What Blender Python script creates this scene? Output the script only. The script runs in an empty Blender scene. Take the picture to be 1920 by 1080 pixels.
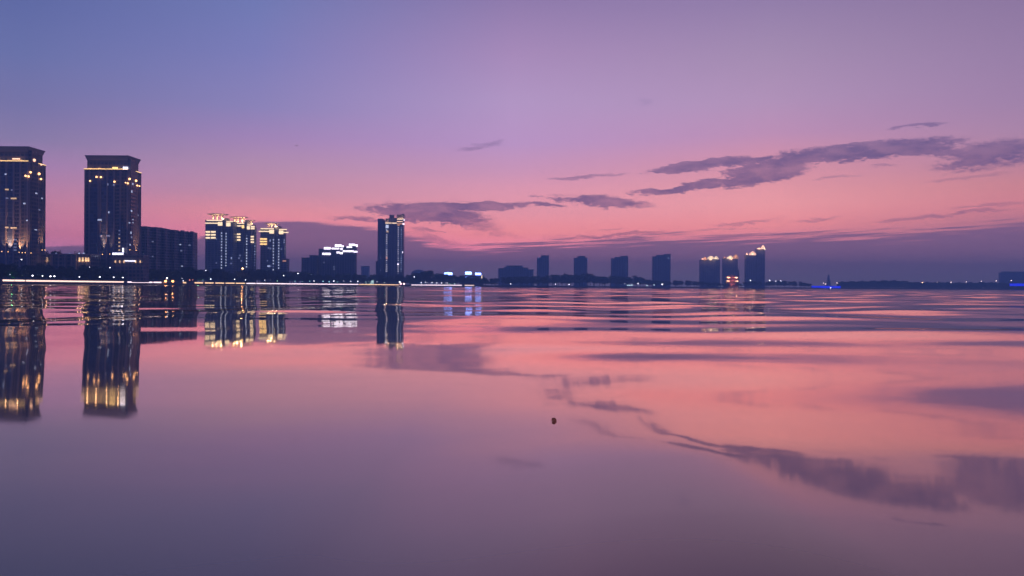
import bpy, bmesh, math, random
import numpy as np
from mathutils import Vector, Matrix

scene = bpy.context.scene
COL = scene.collection
R = random.Random(11)

# ------------------------------------------------------------------ camera
F = 1600.0                       # focal length in photo pixels (1920 wide)
CAMH = 0.5
ROLL = 0.0057
HC = 537.6                       # horizon row at the middle of the frame


def hy(px):
    return HC + ROLL * (px - 960.0)


cam_d = bpy.data.cameras.new("camera")
cam_d.sensor_width = 36.0
cam_d.lens = 36.0 * F / 1920.0
cam_d.clip_start = 0.05
cam_d.clip_end = 40000.0
cam = bpy.data.objects.new("camera", cam_d)
COL.objects.link(cam)
cam.location = (0, 0, CAMH)
pitch = -(540.0 - HC) / F
cam.matrix_world = (Matrix.Translation((0, 0, CAMH)) @ Matrix.Rotation(math.pi / 2 + pitch, 4, 'X')
                    @ Matrix.Rotation(ROLL, 4, 'Z'))
scene.camera = cam

scene.view_settings.view_transform = 'Standard'
scene.view_settings.look = 'None'
scene.view_settings.exposure = 0.0
scene.view_settings.gamma = 1.0
scene.cycles.max_bounces = 6
scene.cycles.volume_bounces = 2
scene.cycles.diffuse_bounces = 2
scene.cycles.glossy_bounces = 4
scene.cycles.sample_clamp_indirect = 6.0
scene.cycles.use_denoising = True


def lin(r, g, b):
    def f(c):
        c /= 255.0
        return c / 12.92 if c <= 0.04045 else ((c + 0.055) / 1.055) ** 2.4
    return (f(r), f(g), f(b), 1.0)


# ------------------------------------------------------------------ node maths
class V:
    """a scalar socket with arithmetic"""
    def __init__(s, nt, sock):
        s.nt, s.s = nt, sock

    def _m(s, op, *o, clamp=False):
        n = s.nt.nodes.new('ShaderNodeMath')
        n.operation = op
        n.use_clamp = clamp
        for i, x in enumerate((s,) + o):
            if isinstance(x, V):
                s.nt.links.new(x.s, n.inputs[i])
            else:
                n.inputs[i].default_value = x
        return V(s.nt, n.outputs[0])

    def __add__(s, o): return s._m('ADD', o)
    def __sub__(s, o): return s._m('SUBTRACT', o)
    def __mul__(s, o): return s._m('MULTIPLY', o)
    def __truediv__(s, o): return s._m('DIVIDE', o)
    def max(s, o): return s._m('MAXIMUM', o)
    def min(s, o): return s._m('MINIMUM', o)
    def fract(s): return s._m('FRACT')
    def sq(s): return s._m('MULTIPLY', s)
    def gt(s, o): return s._m('GREATER_THAN', o)
    def lt(s, o): return s._m('LESS_THAN', o)
    def sqrt(s): return s._m('SQRT')

    def smooth(s, a, b, x0=0.0, x1=1.0):
        n = s.nt.nodes.new('ShaderNodeMapRange')
        n.interpolation_type = 'SMOOTHSTEP'
        s.nt.links.new(s.s, n.inputs[0])
        n.inputs[1].default_value, n.inputs[2].default_value = a, b
        n.inputs[3].default_value, n.inputs[4].default_value = x0, x1
        return V(s.nt, n.outputs[0])

    def linear(s, a, b):
        n = s.nt.nodes.new('ShaderNodeMapRange')
        s.nt.links.new(s.s, n.inputs[0])
        n.inputs[1].default_value, n.inputs[2].default_value = a, b
        return V(s.nt, n.outputs[0])


def ramp(nt, fac, stops, interp='LINEAR'):
    n = nt.nodes.new('ShaderNodeValToRGB')
    cr = n.color_ramp
    cr.interpolation = interp
    stops = sorted(stops, key=lambda t: t[0])
    while len(cr.elements) < len(stops):
        cr.elements.new(0.5)
    for e, (p, c) in zip(cr.elements, stops):
        e.position = p
        e.color = c
    nt.links.new(fac.s, n.inputs[0])
    return n.outputs[0]


def mixc(nt, fac, a, b):
    n = nt.nodes.new('ShaderNodeMix')
    n.data_type = 'RGBA'
    if isinstance(fac, V):
        nt.links.new(fac.s, n.inputs[0])
    else:
        n.inputs[0].default_value = fac
    for sock, x in ((n.inputs[6], a), (n.inputs[7], b)):
        if isinstance(x, tuple):
            sock.default_value = x
        else:
            nt.links.new(x, sock)
    return n.outputs[2]


def combine(nt, x, y, z=0.0):
    n = nt.nodes.new('ShaderNodeCombineXYZ')
    for i, v in enumerate((x, y, z)):
        if isinstance(v, V):
            nt.links.new(v.s, n.inputs[i])
        else:
            n.inputs[i].default_value = v
    return n.outputs[0]


def noise(nt, vec, scale, detail=3.0, rough=0.5, dim='3D'):
    n = nt.nodes.new('ShaderNodeTexNoise')
    n.noise_dimensions = dim
    nt.links.new(vec, n.inputs['Vector'])
    n.inputs['Scale'].default_value = scale
    n.inputs['Detail'].default_value = detail
    n.inputs['Roughness'].default_value = rough
    return V(nt, n.outputs[0]), n.outputs[1]


# ------------------------------------------------------------------ sky
def ae(px, py):
    """photo pixel -> azimuth and elevation, both times F"""
    az = math.atan((px - 960.0) / F)
    el = math.atan((hy(px) - py) / F * math.cos(az))
    return az * F, el * F


world = bpy.data.worlds.new("World")
scene.world = world
world.use_nodes = True
wt = world.node_tree
wt.nodes.clear()
tc = wt.nodes.new('ShaderNodeTexCoord')
sep = wt.nodes.new('ShaderNodeSeparateXYZ')
wt.links.new(tc.outputs['Generated'], sep.inputs[0])
wx, wy, wz = (V(wt, sep.outputs[i]) for i in range(3))
A = wx._m('ARCTAN2', wy) * F
E = wz._m('ARCSINE') * F

EM = 2600.0
SKY = [
    (40, [(-500, (62, 74, 128)), (0, (101, 112, 172)), (100, (114, 122, 179)), (200, (133, 128, 180)), (260, (154, 138, 183)), (310, (192, 147, 196)), (380, (238, 156, 187)), (440, (272, 161, 194)), (480, (349, 210, 267)), (530, (110, 88, 145))]),
    (480, [(-500, (66, 76, 132)), (0, (119, 128, 188)), (100, (134, 134, 195)), (200, (154, 143, 199)), (260, (183, 148, 200)), (310, (207, 161, 194)), (360, (234, 168, 191)), (400, (290, 179, 184)), (450, (328, 182, 203)), (530, (120, 92, 145))]),
    (960, [(-500, (74, 78, 134)), (0, (153, 130, 180)), (100, (180, 148, 196)), (190, (196, 164, 211)), (270, (209, 166, 216)), (320, (234, 171, 206)), (360, (267, 181, 200)), (400, (285, 186, 196)), (440, (329, 191, 185)), (480, (373, 205, 236)), (530, (120, 92, 145))]),
    (1440, [(-500, (74, 76, 130)), (0, (156, 133, 177)), (100, (178, 150, 188)), (190, (196, 160, 199)), (250, (213, 160, 199)), (300, (243, 166, 187)), (345, (266, 178, 186)), (385, (293, 191, 190)), (425, (312, 185, 180)), (470, (275, 161, 187)), (530, (110, 86, 138))]),
    (1900, [(-500, (70, 74, 126)), (0, (152, 127, 168)), (100, (166, 137, 177)), (190, (179, 144, 183)), (250, (195, 150, 184)), (300, (215, 152, 174)), (345, (244, 158, 163)), (385, (261, 160, 165)), (425, (231, 146, 161)), (470, (218, 145, 174)), (530, (105, 84, 132))]),
]
en = E / EM
prev = None
prev_a = None
for px, rows in SKY:
    stops = []
    for py, c in rows:
        stops.append((max(ae(px, py)[1], 0) / EM, lin(*c)))
    stops.append((1.0, lin(44, 54, 104)))
    c = ramp(wt, en, stops)
    a = ae(px, 300)[0]
    if prev is None:
        prev = c
    else:
        prev = mixc(wt, A.linear(prev_a, a), prev, c)
    prev_a = a
# the half of the sky behind the camera: deep blue dusk
rear = ramp(wt, en, [(0.0, lin(54, 78, 168)), (0.2, lin(50, 72, 160)), (1.0, lin(40, 54, 112))])
base = mixc(wt, wy.smooth(0.35, -0.25), prev, rear)

# warp shared by all clouds
cv = combine(wt, A / 70.0, E / 22.0)
wn, wcol = noise(wt, cv, 1.0, 5.0, 0.6)
ws = wt.nodes.new('ShaderNodeSeparateXYZ')
wt.links.new(wcol, ws.inputs[0])
n1 = V(wt, ws.outputs[0]) - 0.5
n2 = V(wt, ws.outputs[1]) - 0.5
n3 = wn - 0.5
fv = combine(wt, A / 15.0, E / 5.5)
fn, _ = noise(wt, fv, 1.0, 6.0, 0.68)
fn = fn - 0.5
Aw = A + n1 * 70.0 + fn * 26.0
Ew = E + n2 * 24.0 + fn * 10.0

CLOUDS = [  # cx, cy, rx, ry, tilt in degrees (positive rises to the right), softness, strength
    (1600, 284, 200, 16, 3, 0.30, 0.95), (1690, 277, 110, 13, -3, 0.4, 0.9), (1500, 298, 120, 14, 7, 0.35, 0.92), (1775, 286, 70, 9, -4, 0.5, 0.8),
    (1345, 307, 150, 10, 5, 0.35, 0.92), (1435, 322, 82, 21, 6, 0.35, 0.95), (1395, 340, 70, 12, 8, 0.4, 0.9), (1300, 350, 118, 9, 5, 0.35, 0.95),
    (1235, 322, 30, 4, 0, 0.5, 0.85), (1115, 376, 105, 11, -4, 0.4, 0.9), (1185, 384, 50, 9, -6, 0.7, 0.6),
    (1022, 384, 42, 3.5, -4, 0.5, 0.9), (855, 389, 152, 10, 2, 0.4, 0.92), (805, 402, 122, 19, -4, 0.4, 0.92),
    (885, 417, 66, 17, -14, 0.9, 0.75), (1862, 288, 130, 25, 6, 0.6, 0.95), (1560, 331, 70, 3, 2, 0.8, 0.4), (1820, 331, 90, 4, 3, 0.8, 0.4), (1790, 402, 130, 4, 4, 0.8, 0.6), (1850, 386, 90, 3, 4, 0.8, 0.45), (1722, 237, 60, 3.5, 0, 0.6, 0.75),
    (1203, 192, 20, 7, 0, 0.9, 0.35), (902, 272, 50, 5, 10, 0.7, 0.5), (1085, 333, 62, 5, 5, 0.6, 0.65),
    (1150, 327, 30, 3, 4, 0.7, 0.55), (690, 412, 80, 4, -3, 0.6, 0.75), (650, 407, 34, 2.5, -3, 0.7, 0.6),
    (805, 432, 38, 4, -6, 0.7, 0.6), (860, 376, 25, 2, 2, 0.7, 0.4), (1400, 417, 70, 3, 4, 0.7, 0.5),
    (1520, 412, 60, 2.5, 4, 0.7, 0.45), (1160, 439, 100, 3.5, 4, 0.7, 0.7), (1700, 411, 70, 3, 3, 0.7, 0.5), (1655, 307, 30, 3, 0, 0.8, 0.5),
    (815, 447, 70, 9, -12, 1.0, 0.6), (930, 440, 60, 8, -8, 1.0, 0.45), (-150, 330, 160, 16, -3, 0.8, 0.5), (2150, 300, 160, 20, 3, 0.7, 0.7),
]
alpha = None
for cx, cy, rx, ry, tilt, soft, stren in CLOUDS:
    a0, e0 = ae(cx, cy)
    k = math.cos(math.atan((cx - 960) / F)) ** 2
    t = math.radians(tilt)
    dx = Aw - a0
    dy = Ew - e0
    u = (dx * math.cos(t) + dy * math.sin(t)) / (rx * k)
    v = (dy * math.cos(t) - dx * math.sin(t)) / ry
    d = u.sq() + v.sq()
    al = (d * -1.0 + 1.12 + n3 * 2.3 + fn * 2.1).smooth(-0.05, soft * 1.7) * stren
    alpha = al if alpha is None else alpha.max(al)
cl_t = wn.smooth(0.35, 0.7)
cloudc = ramp(wt, en, [(ae(1000, 440)[1] / EM, lin(124, 92, 138)), (ae(1000, 390)[1] / EM, lin(122, 94, 142)),
                       (ae(1000, 300)[1] / EM, lin(124, 100, 146)), (ae(1000, 180)[1] / EM, lin(130, 112, 165))])
cloudc = mixc(wt, cl_t * 0.35, cloudc, base)
withc = mixc(wt, alpha, base, cloudc)

# the bank of cloud along the skyline, streaked towards the right
BANK = [(-700, 475), (0, 468), (130, 458), (250, 462), (370, 446), (430, 422), (490, 411), (560, 412), (620, 419), (700, 425),
        (735, 431), (780, 443), (830, 456), (880, 461), (920, 458), (1020, 449), (1200, 441), (1400, 438), (1600, 434), (1800, 424), (1920, 412), (2400, 400)]
stops = []
for px, py in BANK:
    a, e = ae(px, py)
    stops.append(((a + 1600) / 3200.0, (e / 200.0,) * 3 + (1.0,)))
bank_e = V(wt, ramp(wt, (A + 1600.0) / 3200.0, stops)) * 200.0
sv = combine(wt, (A + E * 3.0) / 210.0, (E - A * 0.045) / 7.0)
sn, _ = noise(wt, sv, 1.0, 5.0, 0.6)
streak_amp = A.smooth(ae(640, 0)[0], ae(960, 0)[0], 14.0, 105.0)
bd = bank_e - E + (sn - 0.5) * streak_amp + n2 * 6.0
bsoft = A.smooth(ae(640, 0)[0], ae(800, 0)[0], 0.13, 0.055)
bal = ((bd + 2.0) * bsoft).smooth(0.0, 1.0)
bankc = ramp(wt, en, [(0.0, lin(164, 141, 158)), (ae(1000, 515)[1] / EM, lin(164, 137, 158)), (ae(1000, 480)[1] / EM, lin(174, 126, 156)),
                      (ae(1000, 440)[1] / EM, lin(162, 117, 153)), (ae(1000, 400)[1] / EM, lin(146, 110, 151))])
skyc = mixc(wt, bal * 0.92, withc, bankc)
bgn = wt.nodes.new('ShaderNodeBackground')
wt.links.new(skyc, bgn.inputs[0])
bgn.inputs[1].default_value = 1.0
wo = wt.nodes.new('ShaderNodeOutputWorld')
wt.links.new(bgn.outputs[0], wo.inputs[0])
world.cycles.sampling_method = 'MANUAL'
world.cycles.sample_map_resolution = 512


# ------------------------------------------------------------------ materials
def mat(name, col, rough=0.8, emit=None, strength=0.0, metal=0.0, mis=False):
    m = bpy.data.materials.new(name)
    m.use_nodes = True
    b = m.node_tree.nodes['Principled BSDF']
    b.inputs['Base Color'].default_value = tuple(col) + (1.0,)
    b.inputs['Roughness'].default_value = rough
    b.inputs['Metallic'].default_value = metal
    if emit:
        b.inputs['Emission Color'].default_value = tuple(emit) + (1.0,)
        b.inputs['Emission Strength'].default_value = strength
        m.cycles.emission_sampling = 'AUTO' if mis else 'NONE'
    return m


def facade(name, wall, glass, bay, floor, wx0=0.18, wx1=0.82, wz0=0.28, wz1=0.86):
    """plaster wall with a regular grid of unlit windows, streaked by weather"""
    m = bpy.data.materials.new(name)
    m.use_nodes = True
    nt = m.node_tree
    b = nt.nodes['Principled BSDF']
    g = nt.nodes.new('ShaderNodeNewGeometry')
    s = nt.nodes.new('ShaderNodeSeparateXYZ')
    nt.links.new(g.outputs['Position'], s.inputs[0])
    x, y, z = (V(nt, s.outputs[i]) for i in range(3))
    h = ((x + y * 1.013) / bay).fract()
    v = (z / floor).fract()
    w = h.gt(wx0) * h.lt(wx1) * v.gt(wz0) * v.lt(wz1)
    n, _ = noise(nt, combine(nt, x / 3.0, y / 3.0, z / 22.0), 1.0, 4.0, 0.6)
    wallc = mixc(nt, n.smooth(0.3, 0.75), tuple(c * 0.72 for c in wall) + (1.0,), tuple(c * 1.15 for c in wall) + (1.0,))
    cell = nt.nodes.new('ShaderNodeTexWhiteNoise')
    fl = combine(nt, ((x + y * 1.013) / bay)._m('FLOOR'), (z / floor)._m('FLOOR'))
    nt.links.new(fl, cell.inputs['Vector'])
    gl = mixc(nt, V(nt, cell.outputs[0]), tuple(c * 0.5 for c in glass) + (1.0,), tuple(c * 1.6 for c in glass) + (1.0,))
    c = mixc(nt, w, wallc, gl)
    nt.links.new(c, b.inputs['Base Color'])
    r = w * -0.6 + 0.8
    nt.links.new(r.s, b.inputs['Roughness'])
    return m


M = {}
M['stone'] = facade('tower_stone', (0.17, 0.135, 0.135), (0.05, 0.06, 0.09), 3.6, 3.5)
M['trim'] = mat('pale_stone_trim', (0.28, 0.23, 0.225), 0.7)
M['curtain'] = facade('blue_curtain_glass', (0.10, 0.12, 0.18), (0.05, 0.07, 0.14), 2.4, 3.5, 0.06, 0.94, 0.18, 0.94)
M['plain'] = facade('grey_render', (0.22, 0.21, 0.23), (0.05, 0.055, 0.08), 4.2, 3.1)
M['dusk'] = facade('dull_render', (0.20, 0.20, 0.23), (0.06, 0.065, 0.09), 5.0, 3.2)
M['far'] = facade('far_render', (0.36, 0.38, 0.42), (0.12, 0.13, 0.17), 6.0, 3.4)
M['dark'] = mat('dark_metal', (0.05, 0.05, 0.055), 0.6)
M['rock'] = mat('embankment_stone', (0.10, 0.095, 0.10), 0.85)
M['bark'] = mat('bark', (0.06, 0.05, 0.04), 0.9)
M['gold'] = mat('gold_light', (0.5, 0.4, 0.3), 0.5, (1.0, 0.62, 0.20), 2.2)
M['cream'] = mat('cream_light', (0.6, 0.55, 0.5), 0.5, (1.0, 0.74, 0.42), 2.0)
M['warmwin'] = mat('warm_window_light', (0.5, 0.4, 0.3), 0.5, (1.0, 0.62, 0.30), 0.85)
M['amber'] = mat('amber_light', (0.6, 0.4, 0.2), 0.5, (1.0, 0.50, 0.20), 4.5)
M['orange'] = mat('orange_light', (0.6, 0.4, 0.2), 0.5, (1.0, 0.36, 0.10), 7.0, mis=True)
M['white'] = mat('white_light', (0.7, 0.7, 0.75), 0.5, (0.88, 0.86, 1.0), 8.0)
M['board'] = mat('white_screen_light', (0.7, 0.7, 0.75), 0.5, (0.80, 0.78, 1.0), 3.0)
M['sign'] = mat('blue_white_sign_light', (0.7, 0.7, 0.75), 0.5, (0.17, 0.29, 1.0), 14.0)
M['coolwin'] = mat('cool_window_light', (0.5, 0.5, 0.6), 0.5, (0.62, 0.72, 1.0), 0.75)
M['dimwin'] = mat('dim_window_light', (0.4, 0.4, 0.5), 0.5, (0.45, 0.50, 0.75), 0.32)
M['roofwhite'] = mat('roof_tube_light', (0.7, 0.7, 0.75), 0.5, (0.92, 0.82, 1.0), 3.2)
M['cyan'] = mat('cyan_light', (0.6, 0.7, 0.7), 0.5, (0.40, 0.90, 0.95), 5.0)
M['green'] = mat('green_light', (0.4, 0.6, 0.4), 0.5, (0.20, 0.95, 0.50), 3.0)
M['pink'] = mat('pink_light', (0.7, 0.5, 0.6), 0.5, (1.0, 0.35, 0.60), 5.0)
M['strip'] = mat('promenade_strip_light', (0.7, 0.6, 0.5), 0.5, (1.0, 0.66, 0.52), 2.0, mis=True)
M['stripw'] = mat('promenade_strip_white', (0.7, 0.7, 0.7), 0.5, (1.0, 0.76, 0.80), 2.2, mis=True)
M['stripg'] = mat('promenade_strip_gold', (0.7, 0.6, 0.4), 0.5, (1.0, 0.60, 0.28), 1.9, mis=True)
M['blue'] = mat('blue_strip_light', (0.1, 0.1, 0.5), 0.5, (0.008, 0.02, 1.0), 1.7)
M['lantern'] = mat('lantern_light', (0.7, 0.5, 0.4), 0.5, (1.0, 0.55, 0.34), 2.4)
M['amberdim'] = mat('amber_ledge_light', (0.5, 0.3, 0.2), 0.5, (1.0, 0.36, 0.16), 0.55)
M['white2'] = mat('canopy_white_light', (0.7, 0.7, 0.75), 0.5, (0.88, 0.86, 1.0), 2.0)
M['coolwin2'] = mat('stair_window_light', (0.5, 0.5, 0.6), 0.5, (0.74, 0.80, 1.0), 1.25)
M['amberdim2'] = mat('soft_amber_light', (0.5, 0.3, 0.2), 0.5, (1.0, 0.44, 0.20), 0.9)
M['goldcream'] = mat('gold_cream_light', (0.5, 0.4, 0.3), 0.5, (1.0, 0.70, 0.42), 1.7)
M['coolwin3'] = mat('column_window_light', (0.5, 0.5, 0.6), 0.5, (0.80, 0.74, 0.85), 0.9)
M['amberwin'] = mat('amber_window_light', (0.5, 0.4, 0.3), 0.5, (1.0, 0.45, 0.32), 0.9)
M['redwall'] = mat('red_timber_wall', (0.20, 0.06, 0.04), 0.7)
M['pinkwarm'] = mat('pink_lamp_light', (0.7, 0.5, 0.6), 0.5, (1.0, 0.50, 0.50), 5.0, mis=True)
M['pinkwhite'] = mat('pink_white_light', (0.7, 0.6, 0.6), 0.5, (1.0, 0.70, 0.90), 5.0)
M['mint'] = mat('mint_light', (0.5, 0.7, 0.6), 0.5, (0.45, 1.0, 0.65), 3.5)
M['redlamp'] = mat('red_lamp_light', (0.7, 0.3, 0.2), 0.5, (1.0, 0.28, 0.16), 4.0)
M['orangelamp'] = mat('orange_lamp_light', (0.7, 0.4, 0.2), 0.5, (1.0, 0.50, 0.24), 9.0)
M['cyanwhite'] = mat('cyan_white_light', (0.6, 0.7, 0.7), 0.5, (0.66, 0.98, 1.0), 6.0)
M['warmwhite'] = mat('warm_white_light', (0.7, 0.7, 0.7), 0.5, (1.0, 0.74, 0.70), 7.0)
M['tent'] = mat('lit_tent_cloth', (0.6, 0.65, 0.6), 0.7, (0.50, 0.75, 0.70), 0.8)
M['redroof'] = mat('red_roof_tile', (0.32, 0.10, 0.06), 0.6)
M['paleroof'] = mat('pale_roof_shell', (0.55, 0.45, 0.38), 0.7)
m = bpy.data.materials.new('thin_dead_leaf')
m.use_nodes = True
nt = m.node_tree
nt.nodes.clear()
out = nt.nodes.new('ShaderNodeOutputMaterial')
a_ = nt.nodes.new('ShaderNodeBsdfDiffuse')
a_.inputs['Color'].default_value = (0.30, 0.11, 0.05, 1)
b_ = nt.nodes.new('ShaderNodeBsdfTranslucent')
b_.inputs['Color'].default_value = (0.92, 0.40, 0.20, 1)
c_ = nt.nodes.new('ShaderNodeMixShader')
c_.inputs[0].default_value = 0.85
nt.links.new(a_.outputs[0], c_.inputs[1])
nt.links.new(b_.outputs[0], c_.inputs[2])
nt.links.new(c_.outputs[0], out.inputs['Surface'])
M['leafbrown'] = m
M['birddark'] = mat('bird_feathers', (0.04, 0.04, 0.05), 0.8)

m = bpy.data.materials.new('tree_leaves')
m.use_nodes = True
b = m.node_tree.nodes['Principled BSDF']
oi = m.node_tree.nodes.new('ShaderNodeObjectInfo')
g = m.node_tree.nodes.new('ShaderNodeNewGeometry')
isl = V(m.node_tree, g.outputs['Random Per Island']) * 0.6 + V(m.node_tree, oi.outputs['Random']) * 0.4
c = ramp(m.node_tree, isl, [(0.0, (0.02, 0.035, 0.018, 1)), (0.6, (0.035, 0.06, 0.028, 1)), (1.0, (0.07, 0.10, 0.045, 1))])
m.node_tree.links.new(c, b.inputs['Base Color'])
b.inputs['Roughness'].default_value = 0.7
M['leaves'] = m

m = bpy.data.materials.new('shore_ground')
m.use_nodes = True
nt = m.node_tree
b = nt.nodes['Principled BSDF']
g = nt.nodes.new('ShaderNodeNewGeometry')
n, _ = noise(nt, g.outputs['Position'], 0.06, 6.0, 0.6)
nt.links.new(mixc(nt, n.smooth(0.35, 0.65), (0.03, 0.045, 0.02, 1), (0.09, 0.085, 0.075, 1)), b.inputs['Base Color'])
b.inputs['Roughness'].default_value = 0.95
M['ground'] = m

# lake water: mirror by Fresnel over a dull silty body
m = bpy.data.materials.new('lake_water')
m.use_nodes = True
nt = m.node_tree
nt.nodes.clear()
out = nt.nodes.new('ShaderNodeOutputMaterial')
fr = nt.nodes.new('ShaderNodeFresnel')
fr.inputs['IOR'].default_value = 1.5
gl = nt.nodes.new('ShaderNodeBsdfGlossy')
gl.inputs['Color'].default_value = (1.0, 0.91, 0.80, 1)
gl.inputs['Roughness'].default_value = 0.035
df = nt.nodes.new('ShaderNodeBsdfDiffuse')
df.inputs['Color'].default_value = (0.22, 0.115, 0.085, 1)
mx = nt.nodes.new('ShaderNodeMixShader')
nt.links.new(V(nt, fr.outputs[0]).linear(0.06, 0.65).s, mx.inputs[0])
nt.links.new(df.outputs[0], mx.inputs[1])
nt.links.new(gl.outputs[0], mx.inputs[2])
nt.links.new(mx.outputs[0], out.inputs['Surface'])
# wind ripple too fine for the mesh, only out on the open lake
g = nt.nodes.new('ShaderNodeNewGeometry')
s = nt.nodes.new('ShaderNodeSeparateXYZ')
nt.links.new(g.outputs['Position'], s.inputs[0])
gx, gy = V(nt, s.outputs[0]), V(nt, s.outputs[1])
amp = gy.smooth(14.0, 110.0)
r1, rc = noise(nt, combine(nt, gx / 9.0, gy / 1.9), 1.0, 3.0, 0.6)
r2, rc2 = noise(nt, combine(nt, gx / 60.0, gy / 14.0), 1.0, 2.0, 0.5)
tilt = (r1.smooth(0.25, 0.8) * 0.012 + r2.smooth(0.40, 0.7) * 0.014) * amp
sc_ = nt.nodes.new('ShaderNodeSeparateXYZ')
nt.links.new(rc, sc_.inputs[0])
r3, rc3 = noise(nt, combine(nt, gx / 0.5, gy / 0.3), 1.0, 4.0, 0.6)
tilt = tilt + (r3 - 0.5) * 0.006
side = (V(nt, sc_.outputs[1]) - 0.5) * 0.05 * amp
va = nt.nodes.new('ShaderNodeVectorMath')
va.operation = 'ADD'
nt.links.new(g.outputs['Normal'], va.inputs[0])
nt.links.new(combine(nt, side, tilt * -1.0, 0.0), va.inputs[1])
vn = nt.nodes.new('ShaderNodeVectorMath')
vn.operation = 'NORMALIZE'
nt.links.new(va.outputs[0], vn.inputs[0])
for nd in (gl, fr):
    nt.links.new(vn.outputs[0], nd.inputs['Normal'])
M['water'] = m


# ------------------------------------------------------------------ builders
def wpt(px, py, D):
    return Vector(((px - 960.0) / F * D, D, CAMH + (hy(px) - py) / F * D))


class MB:
    """collects shapes of one part, in world metres"""
    def __init__(s):
        s.bm = bmesh.new()

    def box(s, x0, x1, y0, y1, z0, z1):
        if x1 < x0: x0, x1 = x1, x0
        if z1 < z0: z0, z1 = z1, z0
        v = [s.bm.verts.new(p) for p in ((x0, y0, z0), (x1, y0, z0), (x1, y1, z0), (x0, y1, z0),
                                          (x0, y0, z1), (x1, y0, z1), (x1, y1, z1), (x0, y1, z1))]
        for f in ((0, 1, 5, 4), (1, 2, 6, 5), (2, 3, 7, 6), (3, 0, 4, 7), (4, 5, 6, 7), (3, 2, 1, 0)):
            s.bm.faces.new([v[i] for i in f])
        return s

    def frust(s, c, z0, z1, hw0, hd0, hw1, hd1):
        """four-sided tapering block about centre c"""
        x, y = c
        v = []
        for z, hw, hd in ((z0, hw0, hd0), (z1, hw1, hd1)):
            v += [s.bm.verts.new(p) for p in ((x - hw, y - hd, z), (x + hw, y - hd, z), (x + hw, y + hd, z), (x - hw, y + hd, z))]
        for f in ((0, 1, 5, 4), (1, 2, 6, 5), (2, 3, 7, 6), (3, 0, 4, 7), (4, 5, 6, 7), (3, 2, 1, 0)):
            s.bm.faces.new([v[i] for i in f])
        return s

    def lathe(s, c, prof, n=16):
        """prof: (radius, z) list round a vertical axis at c"""
        rings = []
        for r, z in prof:
            rings.append([s.bm.verts.new((c[0] + r * math.cos(2 * math.pi * i / n), c[1] + r * math.sin(2 * math.pi * i / n), z)) for i in range(n)])
        for a, b_ in zip(rings, rings[1:]):
            for i in range(n):
                s.bm.faces.new((a[i], a[(i + 1) % n], b_[(i + 1) % n], b_[i]))
        s.bm.faces.new(rings[-1])
        s.bm.faces.new(rings[0][::-1])
        return s

    def ball(s, c, r, sub=1, sz=1.0):
        mm = Matrix.Translation(c) @ Matrix.Diagonal((r, r, r * sz, 1))
        bmesh.ops.create_icosphere(s.bm, subdivisions=sub, radius=1.0, matrix=mm)
        return s

    def prism(s, pts, y0, y1):
        """polygon of (x, z) pushed from y0 to y1"""
        a = [s.bm.verts.new((x, y0, z)) for x, z in pts]
        b_ = [s.bm.verts.new((x, y1, z)) for x, z in pts]
        n = len(pts)
        s.bm.faces.new(a)
        s.bm.faces.new(b_[::-1])
        for i in range(n):
            s.bm.faces.new((a[i], b_[i], b_[(i + 1) % n], a[(i + 1) % n]))
        return s

    def build(s, name, material, parent=None, smooth=False):
        org = parent_world(parent) if parent is not None else Vector((0, 0, 0))
        bmesh.ops.recalc_face_normals(s.bm, faces=s.bm.faces)
        if org.length:
            bmesh.ops.translate(s.bm, verts=s.bm.verts, vec=-org)
        me = bpy.data.meshes.new(name)
        s.bm.to_mesh(me)
        s.bm.free()
        if smooth:
            for p in me.polygons:
                p.use_smooth = True
        me.materials.append(M[material])
        o = bpy.data.objects.new(name, me)
        COL.objects.link(o)
        if parent is not None:
            o.parent = parent
        return o


def parent_world(o):
    p = Vector(o.location)
    while o.parent is not None:
        o = o.parent
        p += Vector(o.location)
    return p


def thing(name, label, cat, loc, group=None):
    o = bpy.data.objects.new(name, None)
    o.empty_display_size = 1.0
    COL.objects.link(o)
    o.location = loc
    o['label'] = label
    o['category'] = cat
    if group:
        o['group'] = group
    return o


def tag(o, label, cat, group=None):
    o['label'] = label
    o['category'] = cat
    if group:
        o['group'] = group
    return o


def structure(o, kind='structure'):
    o['kind'] = kind
    return o


GZ = 2.6


def B(px0, px1, py_top, D, depth, z0=GZ, py_bot=None):
    """box corners from a front face seen at photo pixels, at distance D"""
    x0 = (px0 - 960) / F * D
    x1 = (px1 - 960) / F * D
    c = (px0 + px1) / 2
    z1 = CAMH + (hy(c) - py_top) / F * D
    if py_bot is not None:
        z0 = CAMH + (hy(c) - py_bot) / F * D
    return x0, x1, D, D + depth, z0, z1


def light(name, kind, loc, col, watts, parent, rot=None, size=0.3, spot=None):
    d = bpy.data.lights.new(name, kind)
    d.color = col
    d.energy = watts
    d.shadow_soft_size = size
    if kind == 'SPOT':
        d.spot_size = math.radians(spot or 45)
        d.spot_blend = 1.0
    o = bpy.data.objects.new(name, d)
    COL.objects.link(o)
    o.parent = parent
    o.location = Vector(loc) - parent_world(parent)
    if rot:
        o.rotation_euler = rot
    return o


# ------------------------------------------------------------------ water
SHORE = [(-1400, 300), (-700, 420), (-300, 500), (0, 560), (200, 735), (350, 900), (560, 1190), (760, 1480), (890, 1620), (960, 1750),
         (1060, 1900), (1200, 2050), (1400, 2200), (1700, 2350), (1900, 2380), (2300, 2400), (3400, 2400)]


def shore(px):
    return float(np.interp(px, [p for p, d in SHORE], [d for p, d in SHORE]))


WAVE_SEED = 255


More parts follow.
